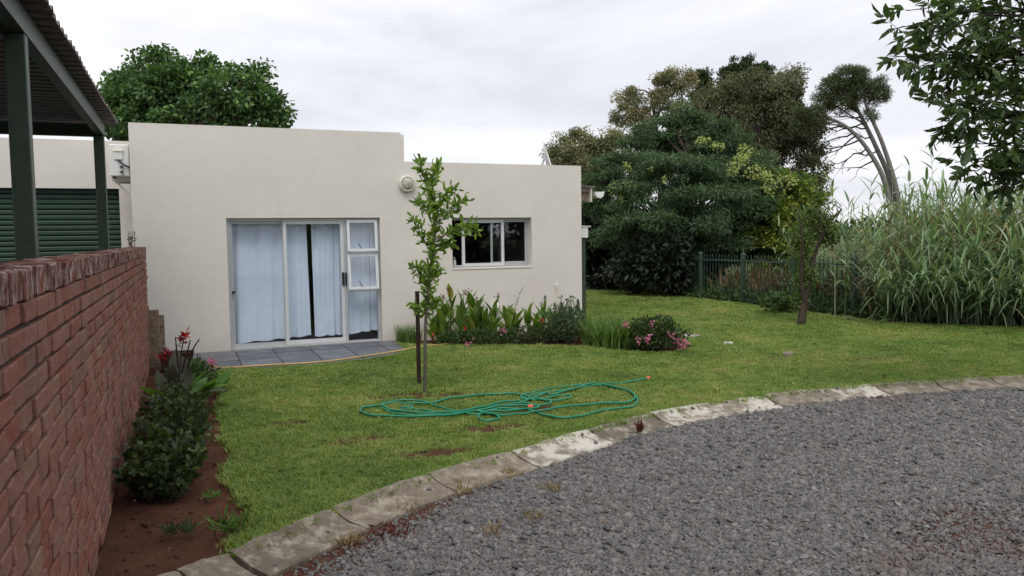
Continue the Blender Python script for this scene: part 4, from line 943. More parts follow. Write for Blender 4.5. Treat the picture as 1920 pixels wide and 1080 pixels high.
tree('creeper_tree', 'rounded yellow green tree beside the tall gum', [(18.090, 20.481, -0.000), (16.057, 18.308, 1.580), (16.038, 18.415, 2.977)], .14,
     [((15.665, 19.136, 3.333), 0.64, 0.64, 0.54), ((16.099, 18.597, 2.833), 0.78, 0.78, 0.60), ((16.592, 18.148, 2.426), 0.56, 0.56, 0.62), ((15.715, 18.482, 2.051), 0.85, 0.85, 0.70), ((16.201, 17.815, 1.575), 0.61, 0.61, 0.61), ((15.619, 18.022, 1.127), 0.69, 0.69, 0.58), ((15.545, 19.221, 2.309), 0.57, 0.57, 0.72), ((15.660, 19.500, 3.840), 0.35, 0.35, 0.42), ((16.936, 17.978, 2.033), 0.28, 0.28, 0.40)],
     L_YEL, BARK_DARK, 330, 110, .19, .10, .06, -.3, shell=.3, limb_r=.04, twig_r=.012)
fl = []
for (c, rx, ry, rz), k in zip([((14.171, 19.500, 4.364), 0.19, 0.19, 0.09), ((14.746, 18.363, 3.892), 0.18, 0.18, 0.21), ((14.085, 18.058, 3.404), 0.18, 0.18, 0.18), ((15.074, 18.187, 3.328), 0.39, 0.39, 0.18), ((15.069, 17.732, 2.997), 0.21, 0.21, 0.30), ((14.179, 18.829, 4.121), 0.21, 0.21, 0.12), ((12.282, 18.674, 3.142), 0.09, 0.09, 0.07), ((12.199, 19.165, 3.459), 0.07, 0.07, 0.06), ((11.617, 19.521, 3.567), 0.12, 0.12, 0.08), ((11.283, 19.725, 2.977), 0.09, 0.09, 0.12), ((14.469, 18.246, 3.694), 0.21, 0.21, 0.15), ((15.694, 17.697, 3.077), 0.27, 0.27, 0.18), ((11.378, 19.446, 2.662), 0.07, 0.07, 0.09)], [160, 200, 120, 260, 160, 90, 40, 30, 50, 50, 150, 160, 40]):
    fl.append(sample_lobe(np.array(c) * [.962, .962, 1] + [0, 0, (1.65 - c[2]) * .038], rx * 1.35, ry * .6, rz * 1.3, int(k * .5), .3))
fl = np.vstack(fl); b_ = thing('blossom_creeper', 'pale yellow blossom sprays trailing over the feathery tree', 'creeper', tuple(fl.mean(0)))
leaves('blossom', fl, rng.normal(size=fl.shape) + [0, -.4, .3], .085, .055, L_FLOWY, b_)
tree('hedge', 'dense hedge coloured near black for shade, closing the lawn behind the house', [(12.473, 20.863, 0.000), (12.966, 21.682, 0.629), (13.004, 21.738, 1.640)], .1,
     [((12.719, 22.953, 1.827), 0.88, 0.88, 0.70), ((13.563, 22.013, 1.120), 1.03, 1.03, 0.78), ((12.185, 22.005, 0.641), 0.84, 0.84, 0.68), ((14.384, 21.120, 0.945), 1.01, 1.01, 0.84), ((13.156, 21.045, 0.395), 0.99, 0.99, 0.41), ((14.536, 20.481, 0.457), 0.83, 0.83, 0.58), ((12.415, 23.116, 2.358), 0.61, 0.61, 0.70), ((11.902, 22.176, 1.404), 0.68, 0.68, 0.76), ((15.483, 20.678, 1.098), 0.84, 0.84, 0.76), ((12.336, 17.621, 0.842), 0.37, 0.37, 0.64), ((11.632, 17.691, 0.788), 0.70, 0.70, 0.59), ((11.282, 18.587, 0.698), 0.73, 0.73, 0.51), ((17.086, 21.117, 1.324), 0.88, 0.88, 0.61), ((18.063, 20.720, 1.397), 0.88, 0.88, 0.61), ((12.169, 24.213, 1.121), 0.82, 0.82, 1.09), ((11.651, 25.497, 0.927), 0.85, 0.85, 1.14)],  # lobes before the fence stand in for the feathery tree's shade
     L_DARK, BARK_DARK, 1150, 38, .2, .17, .08, -.3, shell=.15, limb_r=.04, cat='hedge')

# leaning pines: three bare grey stems, each with a cap of needles
def pine(label, stem, r0, lobes, dead, n_tips):
    t = thing('pine_tree', label, 'tree', stem[0], 'leaning pines behind the reeds'); sp = catmull(stem, 8); mb = MB()
    mb.tube(sp, np.linspace(r0, r0 * .35, len(sp)), 8)
    pos, dr = [], []
    vol = np.array([l[1] * l[3] for l in lobes]); vol = vol / vol.sum()
    for (c, rx, ry, rz), w in zip(lobes, vol):
        a = along(sp, random.uniform(.72, .98)); lb = curve(a, c, .03, 6, .03); mb.tube(lb, np.linspace(r0 * .38, r0 * .15, 6), 5)
        tips = sample_lobe(c, rx * .85, ry * .85, rz * .85, max(4, int(n_tips * w * .40)), .5)
        for q in tips[::2]: mb.tube(curve(along(lb, random.uniform(.4, 1)), q, .04, 4, .04), np.linspace(.035, .012, 4), 3)
        m_ = np.repeat(tips, 110, axis=0); p = m_ + unit(rng.normal(size=m_.shape)) * (rng.random(len(m_)) ** .5)[:, None] * [.34, .34, .24]
        pos.append(p); dr.append(rng.normal(size=p.shape) * .8 + unit(p - np.array(c)) + [0, 0, .4])
    mb.build('trunk', BARK_GREY, t)
    mb = MB()
    for a, b in dead:
        q = curve(a, b, -.06, 7, .03); mb.tube(q, np.linspace(.045, .014, 7), 4)
        for _ in range(4):
            s0 = along(q, random.uniform(.3, .95)); e = s0 + unit(np.array(b) - np.array(a)) * random.uniform(.4, 1.0) + rng.normal(size=3) * .3; mb.tube(curve(s0, e, .0, 4, .05), np.linspace(.02, .008, 4), 3)
    if dead: mb.build('dead_branch', BARK_TWIG, t)
    p = np.vstack(pos); leaves('crown', p, np.vstack(dr), rng.uniform(.12, .22, len(p)), .03, L_PINE, t)
def PW(pts): return pts
pine('rightmost leaning pine, its crown reaching farthest toward the overhanging ash', [(33.764, 29.369, 0.632), (33.426, 29.720, 3.605), (32.844, 30.134, 6.042), (32.166, 30.549, 7.941), (32.127, 30.632, 8.886)], .15,
     [((32.884, 30.333, 9.064), 0.38, 0.38, 0.38), ((32.556, 30.416, 8.340), 0.38, 0.38, 0.38), ((32.816, 30.328, 8.606), 0.46, 0.46, 0.38), ((32.276, 30.475, 7.535), 0.43, 0.43, 0.27), ((31.957, 30.712, 9.023), 0.54, 0.54, 0.49)], [], 110)
pine('middle leaning pine carrying the largest rounded cap of needles', [(33.849, 29.767, 0.626), (33.519, 30.137, 3.901), (32.794, 30.592, 6.092), (31.983, 31.063, 8.012), (31.591, 31.293, 8.971)], .16,
     [((31.536, 31.355, 9.517), 0.87, 0.87, 0.55), ((30.884, 31.585, 8.982), 0.82, 0.82, 0.60), ((31.888, 31.160, 8.830), 0.93, 0.93, 0.66), ((30.480, 31.703, 8.306), 0.55, 0.55, 0.49), ((31.358, 31.331, 8.157), 0.98, 0.98, 0.38), ((32.222, 31.081, 9.643), 0.44, 0.44, 0.38)],
     [((32.522, 30.762, 6.913), (30.514, 31.178, 7.210)), ((32.802, 30.604, 6.310), (31.715, 31.305, 6.817)), ((32.905, 30.517, 5.681), (31.858, 30.721, 5.539)), ((32.215, 30.928, 7.463), (30.988, 31.670, 7.732)), ((32.379, 30.837, 7.134), (30.353, 31.549, 6.932))], 330)
pine('leftmost leaning pine, bent low with many dead branches', [(32.384, 28.857, 0.666), (32.112, 29.190, 3.774), (31.399, 29.610, 5.547), (30.470, 30.079, 6.745), (29.396, 30.564, 7.340), (28.790, 30.820, 7.428)], .14,
     [((28.501, 30.945, 7.511), 0.42, 0.42, 0.32), ((28.915, 30.729, 6.873), 0.40, 0.40, 0.24), ((28.185, 31.030, 6.884), 0.29, 0.29, 0.26), ((29.039, 30.726, 7.555), 0.24, 0.24, 0.21), ((29.267, 30.604, 7.157), 0.24, 0.24, 0.16)],
     [((30.705, 29.966, 6.531), (28.596, 30.593, 6.169)), ((30.984, 29.825, 6.158), (29.120, 30.784, 5.789)), ((31.284, 29.671, 5.733), (29.522, 30.130, 5.029)), ((30.352, 30.135, 6.852), (28.486, 31.208, 6.552)), ((31.628, 29.488, 5.149), (30.390, 29.962, 4.641)), ((30.820, 29.906, 6.345), (29.497, 30.814, 5.355))], 110)

# small leaning tree on the lawn before the fence
t = thing('leaning_tree', 'small leaning tree with forked dark trunk on the lawn', 'tree', (10.018, 10.914, 0.000))
mb = MB(); sp = catmull([(9.955, 10.844, -0.027), (10.067, 10.881, 0.380), (10.205, 10.905, 0.751), (10.375, 10.977, 1.219), (10.653, 11.004, 1.692), (11.010, 10.992, 2.054)], 5)
mb.tube(sp, np.linspace(.066, .015, len(sp)) * (1 + .12 * rng.normal(size=len(sp))), 8)
mb.tube(catmull([(10.083, 10.872, 0.332), (9.997, 10.890, 0.853), (9.973, 10.835, 1.463), (9.933, 10.888, 1.976)], 5), np.linspace(.045, .008, 16), 6)
mb.tube(catmull([(10.405, 10.971, 1.314), (10.429, 10.873, 1.598), (10.327, 10.837, 2.021)], 5), np.linspace(.03, .008, 11), 5)
for s_ in np.linspace(.35, 1, 16):
    p0 = along(sp, s_); mb.tube(curve(p0, p0 + np.array([random.gauss(-.12, .16), random.gauss(0, .15), random.uniform(.12, .42)]), .1, 5, .04), np.linspace(.010, .003, 5), 4)
mb.build('trunk', BARK_DARK, t)
pp = []
for (c, rx, ry, rz), k in zip([((10.236, 11.160, 1.458), 0.19, 0.30, 0.46), ((10.193, 11.025, 0.841), 0.17, 0.28, 0.36), ((10.702, 11.094, 1.712), 0.23, 0.30, 0.33), ((10.433, 11.115, 1.963), 0.23, 0.30, 0.21), ((10.108, 11.033, 0.462), 0.11, 0.20, 0.19), ((10.847, 11.022, 1.546), 0.14, 0.20, 0.25)], (900, 620, 700, 380, 150, 200)): pp.append(sample_lobe(c, rx, ry, rz, k, .05))
pp = np.vstack(pp); leaves('crown', pp, rng.normal(size=pp.shape) + [0, 0, .1], rng.uniform(.045, .09, len(pp)), .040, L_LEAN, t)

# ------------------------------------------------------------------ giant reeds
def reed(base, h, lean, az, n_leaf, V, Fc, Rn, S):
    base = np.array(base); d = np.array([math.cos(az), math.sin(az), 0.0]); t = np.linspace(0, 1, 7)
    st = base + np.outer(t * h * math.cos(lean), [0, 0, 1]) + np.outer(h * math.sin(lean) * t ** 1.6, d)
    S.tube(st, np.linspace(.013, .004, 7), 4, rnd=random.random(), cap=False)
    for k in range(n_leaf):
        u = .22 + .78 * (k + random.random() * .6) / n_leaf; p0 = along(st, min(u, 1)); a = az + (math.pi if k % 2 else 0) + random.gauss(0, .75)
        L = random.uniform(.32, .78) * (1 - .35 * max(0, u - .7)); w = random.uniform(.010, .020) * reed.w; up = random.uniform(.55, 1.15) * (1.25 if u > .85 else 1)
        o = np.array([math.cos(a), math.sin(a), 0]); s_ = np.array([-math.sin(a), math.cos(a), 0]); tt = np.linspace(0, 1, 6)
        dr = random.uniform(.7, 1.8) * (.4 if u > .88 else 1)
        c_ = p0 + np.outer(tt * L * math.cos(up * .8), o) + np.outer(L * (tt * math.sin(up) - dr * .62 * tt ** 2), [0, 0, 1])
        wd = w * np.array([.7, 1, .9, .7, .4, .03])
        V += [c_ - s_ * wd[:, None], c_ + s_ * wd[:, None]]; n0 = reed.n
        for i in range(5): Fc += [(n0 + i, n0 + i + 1, n0 + 7 + i), (n0 + i, n0 + 7 + i, n0 + 6 + i)]
        Rn += [random.random()] * 12; reed.n += 12
reed.w = 1.0
def reed_object(stalks, name, label, kind=None, group=None, mat=L_REED):
    V, Fc, Rn, S = [], [], [], MB(); reed.n = 0
    for a in stalks: reed(*a, V, Fc, Rn, S)
    o = thing(name, label, 'reed', stalks[0][0], group)
    S.build('cane', mat, o); tri_mesh('foliage', np.vstack(V), np.array(Fc), mat, o, np.array(Rn))
    for c in o.children: 
        if kind: c['kind'] = kind
    if kind: o['kind'] = kind
    return o
stk = []
for _ in range(760):
    a = rng.uniform(.13, 1.0); b = rng.random() ** 1.3
    x_ = 11.65 + 2.6 * a + 2.4 * b + rng.normal() * .15; y_ = 11.2 - 3.9 * a + 1.7 * b + rng.normal() * .25
    front = b < .18
    h_ = rng.uniform(1.3, 2.15) + .55 * b if not front else rng.uniform(.9, 2.1)
    if front: stk.append(((x_, y_, -.03), h_, rng.uniform(.2, 1.05), math.radians(205) + rng.normal() * .7, 17))
    else: stk.append(((x_, y_, -.03), h_, abs(rng.normal() * .14), rng.uniform(0, 6.28), 19))
for _ in range(110):
    stk.append(((rng.uniform(12.6, 15.2), rng.uniform(11.4, 14.4), -.03), rng.uniform(1.2, 2.3), abs(rng.normal() * .2), rng.uniform(0, 6.28), 17))
reed_object(stk, 'reed_bed', 'thick bed of giant reeds spilling over the fence', 'stuff')
dry = []
for _ in range(320):
    a = rng.random(); dry.append(((12.0 + 2.5 * a + rng.random() * 1.2, 11.0 - 3.6 * a + rng.random() * .8, -.03), rng.uniform(.9, 2.3), rng.uniform(.05, .6), rng.uniform(0, 6.28), 7))
reed_object(dry, 'dry_reeds', 'dry brown canes low inside the reed bed', 'stuff', mat=L_REEDDRY)
reed.w = 1.7
ord_ = ['First', 'Second', 'Third', 'Fourth', 'Fifth', 'Sixth', 'Seventh', 'Eighth', 'Ninth', 'Tenth', 'Eleventh', 'Twelfth', 'Thirteenth', 'Fourteenth']
for (lab, tip) in zip(ord_, [(11.456, 11.623, 2.855), (11.828, 11.653, 2.386), (12.288, 11.711, 2.806), (12.651, 11.656, 2.621), (12.758, 11.323, 3.130), (13.258, 11.550, 3.125), (13.743, 11.548, 2.862), (13.804, 11.343, 3.369), (13.684, 11.015, 2.643), (14.101, 11.053, 2.547), (13.845, 10.602, 2.344), (14.440, 10.800, 2.483), (14.482, 10.550, 2.244), (15.061, 10.642, 2.324)]):
    ln = random.gauss(0, .06); h_ = tip[2] + .03
    reed_object([((tip[0] + random.gauss(0, .06), tip[1], -.03), h_ - .12, abs(ln), random.uniform(0, 6.28), 24)], 'tall_reed',
                lab + ' tall reed standing above the bed, counted from the leaning tree', group='tall reeds against the sky')
lie = thing('fallen_reed', 'pale fallen reed lying on the lawn before the reed bed', 'reed', (11.328, 10.866, 0.000))
V, Fc, Rn, S = [], [], [], MB(); reed.n = 0
ln_ = np.array([(11.369, 11.157), (11.275, 10.692), (11.448, 10.495), (12.187, 10.689), (12.743, 10.584)]); lp = catmull(np.c_[ln_, np.full(5, .03)], 4); S.tube(lp, .008, 5)
pp = np.vstack([along(lp, t_) for t_ in np.linspace(0, .95, 26)]); S.build('cane', L_DRY, lie)
leaves('foliage', pp, np.c_[rng.normal(size=(26, 2)) - [.5, .2], rng.uniform(.1, .5, 26)], rng.uniform(.2, .4, 26), .025, L_REED, lie)

# understorey behind the fence: stuff
M = 2600; y_ = rng.uniform(10.5, 20.5, M); x_ = 12.2 + rng.random(M) ** 1.5 * 2.2 - (rng.random(M) < .3) * .25
pos = np.c_[x_, y_, np.zeros(M)]; p = np.repeat(pos, 5, 0) + np.c_[rng.normal(size=(M*5, 2)) * .1, rng.random(M*5) * (.14 + .30 * np.repeat(rng.random(M) ** 2, 5))]
u_ = leaves('weeds', p, rng.normal(size=p.shape) + [0, 0, .6], rng.uniform(.06, .14, len(p)), .05, L_WEED); tag(u_, 'low green weeds growing along the fence foot', 'weeds', kind='stuff')
M = 420; y_ = np.r_[rng.uniform(12.6, 17.0, M), rng.uniform(9.5, 12.4, 200)]; x_ = 12.7 + rng.random(M + 200) * 1.8; M += 200
p = np.c_[x_, y_, rng.uniform(0, .25, M)]; d = np.c_[rng.normal(size=(M, 2)) * .45, np.ones(M)]
u_ = leaves('dry_stalks', np.repeat(p, 2, 0), np.repeat(d, 2, 0) + rng.normal(size=(2*M, 3)) * .15, rng.uniform(.2, .8, 2*M), .018, L_DRY); tag(u_, 'dry brown stalks standing behind the palisade fence', 'dry grass', kind='stuff')
# low bush at fence foot beside the leaning tree
bs = thing('fence_bush', 'low dark bush at the fence foot beside the leaning tree', 'bush', (11.765, 13.394, 0.000))
pp = sample_lobe((11.258, 12.819, 0.236), .55, .35, .22, 900, .1); leaves('foliage', pp, rng.normal(size=pp.shape) + [0, 0, .3], rng.uniform(.05, .1, 900), .05, L_WEED, bs)
# far belt of trees on the horizon
M = 9000; a = rng.uniform(-.75, 1.75, M); rr = rng.uniform(150, 175, M); hgt = np.array([3.5 + 2.5 * noise.noise((q * 6, 0, 0)) + 1.8 * noise.noise((q * 25, 3, 0)) for q in a])
p = np.c_[np.sin(a) * rr, np.cos(a) * rr, rng.random(M) * np.clip(hgt, 1, 9)]
u_ = leaves('far_treeline', p, rng.normal(size=p.shape), rng.uniform(1.0, 2.2, M), 1.3, L_DARK); tag(u_, 'low distant belt of trees on the horizon', 'treeline', kind='stuff')

# ------------------------------------------------------------------ overhanging ash: limbs reach in from a trunk beyond the frame
ash = thing('ash_tree', 'overhanging ash tree whose leafy branches hang in from the top right', 'tree', (11.3, 6.3, 0))
mb = MB(); tr_ = catmull([(11.3, 6.3, -.05), (11.25, 6.2, 1.4), (11.0, 6.1, 2.6), (10.5, 6.0, 3.6), (9.9, 5.9, 4.6)], 6); mb.tube(tr_, np.linspace(.17, .07, len(tr_)), 9); mb.build('trunk', BARK_GREY, ash)
tips = [(5.860, 5.299, 3.432), (6.160, 5.408, 3.651), (5.917, 5.369, 3.219), (6.318, 5.539, 3.357), (6.194, 5.356, 3.116), (6.573, 5.554, 3.530), (6.170, 5.153, 3.168), (6.141, 5.247, 2.808), (6.527, 5.428, 3.005), (6.391, 5.240, 2.628), (6.363, 5.356, 2.569), (6.330, 5.060, 2.788), (6.815, 5.425, 3.121), (6.563, 5.349, 3.625), (6.507, 5.134, 3.329), (6.909, 5.320, 3.698), (6.726, 5.140, 3.157), (6.638, 4.976, 3.397), (7.161, 5.212, 3.644), (7.046, 5.018, 3.298), (7.046, 5.217, 3.047), (6.795, 4.878, 2.922), (7.145, 5.045, 2.730), (6.569, 5.057, 2.610), (6.987, 5.216, 2.699), (6.497, 5.184, 2.456), (6.513, 4.957, 2.407), (6.975, 5.096, 2.462), (6.960, 4.882, 2.413), (6.603, 5.236, 2.270), (6.486, 5.061, 2.180), (6.590, 4.907, 2.146), (6.910, 4.986, 2.062), (7.220, 5.081, 2.146), (6.767, 4.931, 1.985), (7.041, 4.925, 1.962), (7.170, 4.946, 3.005), (7.332, 5.020, 3.466), (7.219, 4.891, 2.518), (6.437, 5.307, 3.841), (6.798, 5.160, 3.860), (7.354, 5.148, 3.866), (6.922, 5.362, 2.842), (7.243, 5.260, 3.267), (6.688, 5.025, 2.848), (6.571, 5.317, 3.231), (6.466, 5.054, 3.494), (7.082, 5.039, 2.288), (7.533, 5.062, 3.689), (7.382, 4.876, 3.244), (7.625, 5.073, 2.856), (7.424, 4.898, 2.283), (8.175, 5.223, 3.585), (8.041, 5.021, 3.022), (7.857, 4.842, 2.486), (7.552, 4.828, 2.034), (8.791, 5.201, 3.790), (8.600, 5.022, 3.210), (8.407, 4.845, 2.657), (8.247, 4.878, 2.198), (9.358, 5.167, 3.562), (9.158, 4.988, 2.922), (7.894, 5.163, 4.152), (8.761, 5.252, 4.331), (7.182, 5.242, 4.193)]
limb_ends = [(7.875, 5.134, 3.639), (7.801, 5.022, 3.157), (7.737, 5.016, 2.703), (7.640, 4.915, 2.240)]
mb = MB(); LP, LD = [], []
limbs_ = []
for e in limb_ends:
    q = catmull(np.vstack([along(tr_, .55 + .1 * len(limbs_)), (along(tr_, .6) + np.array(e)) / 2 + [0, 0, .35], np.array(e)]), 8); limbs_.append(q); mb.tube(q, np.linspace(.05, .018, len(q)), 6)
for tp_ in tips:
    tp_ = np.array(tp_); k = int(np.argmin([abs(l[-1][2] - tp_[2] - .0) for l in limbs_])); q = curve(limbs_[k][-1], tp_, .05, 8, .022)
    mb.tube(q, np.linspace(.013, .0035, 8), 4)
    Lq = np.linalg.norm(q[-1] - q[0])
    for s_ in np.arange(max(.12, 1 - .62 / Lq), 1.0, .082 / Lq):
        b0 = along(q, s_); ax_ = unit(along(q, min(1, s_ + .05)) - along(q, s_ - .05)); rdir = unit(ax_ * .55 + rng.normal(size=3) * .65 + [0, 0, -.10]); rl = random.uniform(.13, .22)
        rp = curve(b0, b0 + rdir * rl + np.array([0, 0, -.03]), .08, 5, .03); mb.tube(rp, np.linspace(.003, .0015, 5), 3)
        for m_ in (.4, .62, .82, 1.0):
            pb_ = along(rp, m_)
            for sd in ((-1, 1) if m_ < 1 else (0,)):
                sv = unit(np.cross(rdir, rng.normal(size=3) * .5 + [0, 0, 1])); LP.append(pb_); LD.append(unit(rdir * .7 + sv * sd * .75 + rng.normal(size=3) * .22 + [0, 0, -.22]))
mb.build('branch', BARK_TWIG, ash)
LP = np.array(LP); LD = np.array(LD); sel = rng.permutation(len(LP)); LP, LD = LP[sel], LD[sel]
def leaf_proto(nm, tmpl, mat, L, w, seg=None):
    tv, tf = tmpl; v = tv * [w, L, L]; me = bpy.data.meshes.new(nm); me.from_pydata(v.tolist(), [], [tuple(map(int, f)) for f in tf]); me.materials.append(mat); return me
BLADE = (np.array([(0,0,0),(-.30,.16,.03),(-.5,.40,.05),(-.36,.70,.03),(0,1,-.10),(.36,.70,.03),(.5,.40,.05),(.30,.16,.03),(0,.16,0),(0,.40,.0),(0,.70,-.02)]),
         np.array([(0,8,1),(0,7,8),(1,8,9),(1,9,2),(8,7,6),(8,6,9),(2,9,10),(2,10,3),(9,6,5),(9,5,10),(3,10,4),(10,5,4)]))
def leaf_parts(parent, pos, dirs, meshes, scale, name='leaf'):
    base = Vector(wloc(parent))
    for p, d in zip(pos, dirs):
        o = link(name, random.choice(meshes), parent); d = Vector(d).normalized(); s = d.cross(Vector(rng.normal(size=3))).normalized(); n = s.cross(d)
        k = scale * random.uniform(.75, 1.2); o.matrix_local = Matrix.Translation(Vector(p) - base) @ Matrix((s, d, n)).transposed().to_4x4() @ Matrix.Scale(k, 4)
lm = [leaf_proto('leaf', BLADE, L_FORE, 1.0, w) for w in (.36, .42, .48)]
leaf_parts(ash, LP[:300], LD[:300], lm, .128)
rest_ = leaves('foliage', LP[300:], LD[300:], rng.uniform(.095, .15, len(LP) - 300), rng.uniform(.038, .055, len(LP) - 300), L_FORE, ash, LANCE); rest_['kind'] = 'stuff'

# ------------------------------------------------------------------ sapling and its stake
sap = thing('sapling', 'young staked sapling with bright green leaves before the house', 'tree', (2.28, 7.99, 0))
SD = 8.345
main = [(2.276, 7.989, -0.022), (2.292, 8.003, 0.270), (2.314, 8.026, 0.720), (2.355, 8.037, 1.113), (2.397, 8.039, 1.394), (2.444, 8.040, 1.675), (2.447, 8.055, 1.900), (2.438, 8.071, 2.069), (2.382, 8.106, 2.239), (2.317, 8.147, 2.437)]
mb = MB(); mp_ = catmull(main, 5); mb.tube(mp_, np.linspace(.021, .004, len(mp_)), 8)
br = [[(2.437, 8.006, 1.843), (2.496, 7.994, 2.010), (2.562, 7.974, 2.110), (2.615, 7.955, 2.148)], [(2.404, 7.950, 1.619), (2.514, 7.908, 1.673), (2.645, 7.858, 1.727), (2.816, 7.789, 1.752)], [(2.420, 8.093, 1.449), (2.372, 8.121, 1.563), (2.300, 8.163, 1.734), (2.256, 8.189, 1.837)], [(2.464, 8.108, 1.902), (2.387, 8.143, 1.960), (2.316, 8.178, 2.029)],
      [(2.425, 8.140, 2.129), (2.478, 8.128, 2.270), (2.509, 8.125, 2.400)], [(2.405, 7.905, 1.758), (2.533, 7.862, 1.894), (2.650, 7.821, 2.003), (2.692, 7.807, 2.046)], [(2.350, 7.994, 1.172), (2.409, 7.974, 1.227), (2.448, 7.964, 1.311)], [(2.385, 8.138, 1.107), (2.311, 8.178, 1.250), (2.262, 8.206, 1.348)], [(2.318, 7.987, 0.893), (2.383, 7.965, 0.948), (2.426, 7.951, 1.003)], [(2.339, 8.083, 0.827), (2.283, 8.110, 0.885), (2.238, 8.132, 0.931)], [(2.418, 8.044, 1.507), (2.513, 8.007, 1.533), (2.594, 7.978, 1.588)]]
for b in br: mb.tube(catmull(b, 4), np.linspace(.008, .0025, (len(b) - 1) * 4 + 1), 5)
for b in ([(2.620, 7.943, 2.019), (2.640, 7.942, 2.120), (2.663, 7.938, 2.187)], [(2.333, 8.104, 1.857), (2.315, 8.119, 1.959), (2.308, 8.127, 2.026)]): mb.tube(catmull(b, 3), np.linspace(.006, .003, 7), 4)
mb.build('trunk', BARK_SAP, sap)
LP, LD = [], []
def spray(path, t0, t1, n):
    for t in np.linspace(t0, t1, n):
        p = along(path, t); ax_ = unit(along(path, min(1, t + .04)) - along(path, max(0, t - .04)))
        d = unit(rng.normal(size=3) * .85 + ax_ * .75 + [0, 0, .12]); LP.append(p + d * .012); LD.append(d)
        if random.random() < .75:
            q = p + d * random.uniform(.04, .07); LP.append(q); LD.append(unit(d + rng.normal(size=3) * .6))
spray(mp_, .34, 1.0, 300)
for b, n in zip(br, (44, 66, 48, 34, 36, 54, 28, 40, 30, 30, 36)): spray(catmull(b, 4), .22, 1.0, n)
LP, LD = np.array(LP), np.array(LD); sel = rng.permutation(len(LP)); LP, LD = LP[sel], LD[sel]
lm = [leaf_proto('leaf', BLADE, L_SAP, 1.0, w) for w in (.36, .42, .5)]
leaf_parts(sap, LP[:300], LD[:300], lm, .080)
if len(LP) > 300: leaves('foliage', LP[300:], LD[300:], rng.uniform(.055, .09, len(LP) - 300), .034, L_SAP, sap, LANCE)['kind'] = 'stuff'
stk_ = thing('tree_stake', 'rusty steel stake beside the young sapling', 'stake', (2.347, 8.46, 0))
o0 = MB().prism([(2.325, 8.45), (2.372, 8.45), (2.372, 8.456), (2.351, 8.456), (2.351, 8.49), (2.345, 8.49), (2.345, 8.456), (2.325, 8.456)], 2, -.1, 1.055).build('picket', RUST, stk_)
for z_ in np.arange(.12, 1.0, .11): MB().tube([(2.359, 8.4495, z_), (2.359, 8.446, z_)], .006, 6).build('hole', BLACK, o0)

tree('hedge', 'tall dark hedge behind the viewpoint, reflected in the kitchen window', [(9.0, -11, -.07), (9.0, -11, 1.5), (9, -11, 3)], .1,
     [((x_, -11 + random.gauss(0, .4), z_), 2.0, 1.2, 1.6) for x_ in (-4, -1, 2, 5, 8, 11, 14, 17, 20) for z_ in (1.2, 3.0)], L_DARK, BARK_DARK, 700, 22, .45, .34, .2, -.2, shell=.3, cat='hedge', limbs=False)

# ================================================================== GARDEN HOSES
def lay(pts, r, lift=0.0):
    P = catmull(np.c_[np.array(pts), np.zeros(len(pts))], 7); n = len(P)
    P[:, 2] = r + .014 + lift + .006 * np.sin(np.arange(n) * .37) ** 2; return P
hose = thing('garden_hose', 'green garden hose lying in loose loops on the lawn', 'hose', (2.9, 7.1, 0))
mb = MB(); HR = .0105
for i, q in enumerate([[(4.777, 7.594), (4.417, 7.477), (4.082, 7.491), (3.701, 7.396), (3.406, 7.359), (3.133, 7.255), (3.045, 7.169), (3.154, 7.077), (3.427, 7.141), (3.556, 7.138), (3.497, 7.006), (3.302, 6.965), (3.141, 7.093), (3.075, 7.214), (3.139, 7.354), (3.424, 7.490), (3.787, 7.568), (4.041, 7.499), (4.166, 7.242), (4.171, 6.916), (4.041, 6.612), (3.826, 6.378), (3.571, 6.380), (3.283, 6.271), (3.087, 6.247), (2.958, 6.396), (2.908, 6.652), (2.743, 6.836), (2.550, 6.817), (2.401, 6.666), (2.373, 6.475), (2.490, 6.450), (2.545, 6.532), (2.515, 6.725), (2.409, 6.727), (2.210, 6.873), (1.958, 6.913), (1.740, 7.068), (1.689, 7.421), (1.781, 7.560), (1.928, 7.450), (1.949, 7.276), (1.829, 7.177), (1.700, 7.257), (1.696, 7.481), (1.811, 7.630), (2.058, 7.586), (2.149, 7.380), (2.209, 7.096), (2.267, 6.929), (2.098, 6.969), (1.941, 7.227), (1.838, 7.313)],
                       [(1.896, 7.466), (2.144, 7.363), (2.414, 7.500), (2.733, 7.514), (2.994, 7.457), (3.134, 7.305), (3.128, 7.129), (3.205, 7.013), (3.240, 6.910), (3.168, 6.807), (3.053, 6.809), (2.991, 6.821)],
                       [(2.957, 6.829), (2.851, 6.871), (2.676, 6.904), (2.363, 6.799), (2.089, 6.769), (1.777, 6.880), (1.529, 7.040), (1.452, 7.250), (1.508, 7.420), (1.670, 7.430), (1.759, 7.143), (1.986, 6.949), (2.281, 6.872), (2.524, 6.943), (2.796, 7.063), (2.944, 7.046), (2.969, 6.923), (3.024, 6.787), (3.001, 6.693), (2.791, 6.683), (2.572, 6.731), (2.437, 6.796), (2.494, 6.669), (2.588, 6.543), (2.757, 6.518), (2.913, 6.540), (3.209, 6.609), (3.594, 6.598), (3.878, 6.532), (4.080, 6.719), (4.184, 7.047), (4.119, 7.356), (4.028, 7.517), (3.670, 7.335), (3.385, 7.182), (3.374, 7.290), (3.258, 7.194), (3.129, 7.109), (2.899, 6.939), (2.741, 6.925), (2.581, 6.897)]]):
    mb.tube(lay(q, HR, .006 * i), HR, 7)
mb.build('hose_tube', HOSE_G, hose, smooth=True)
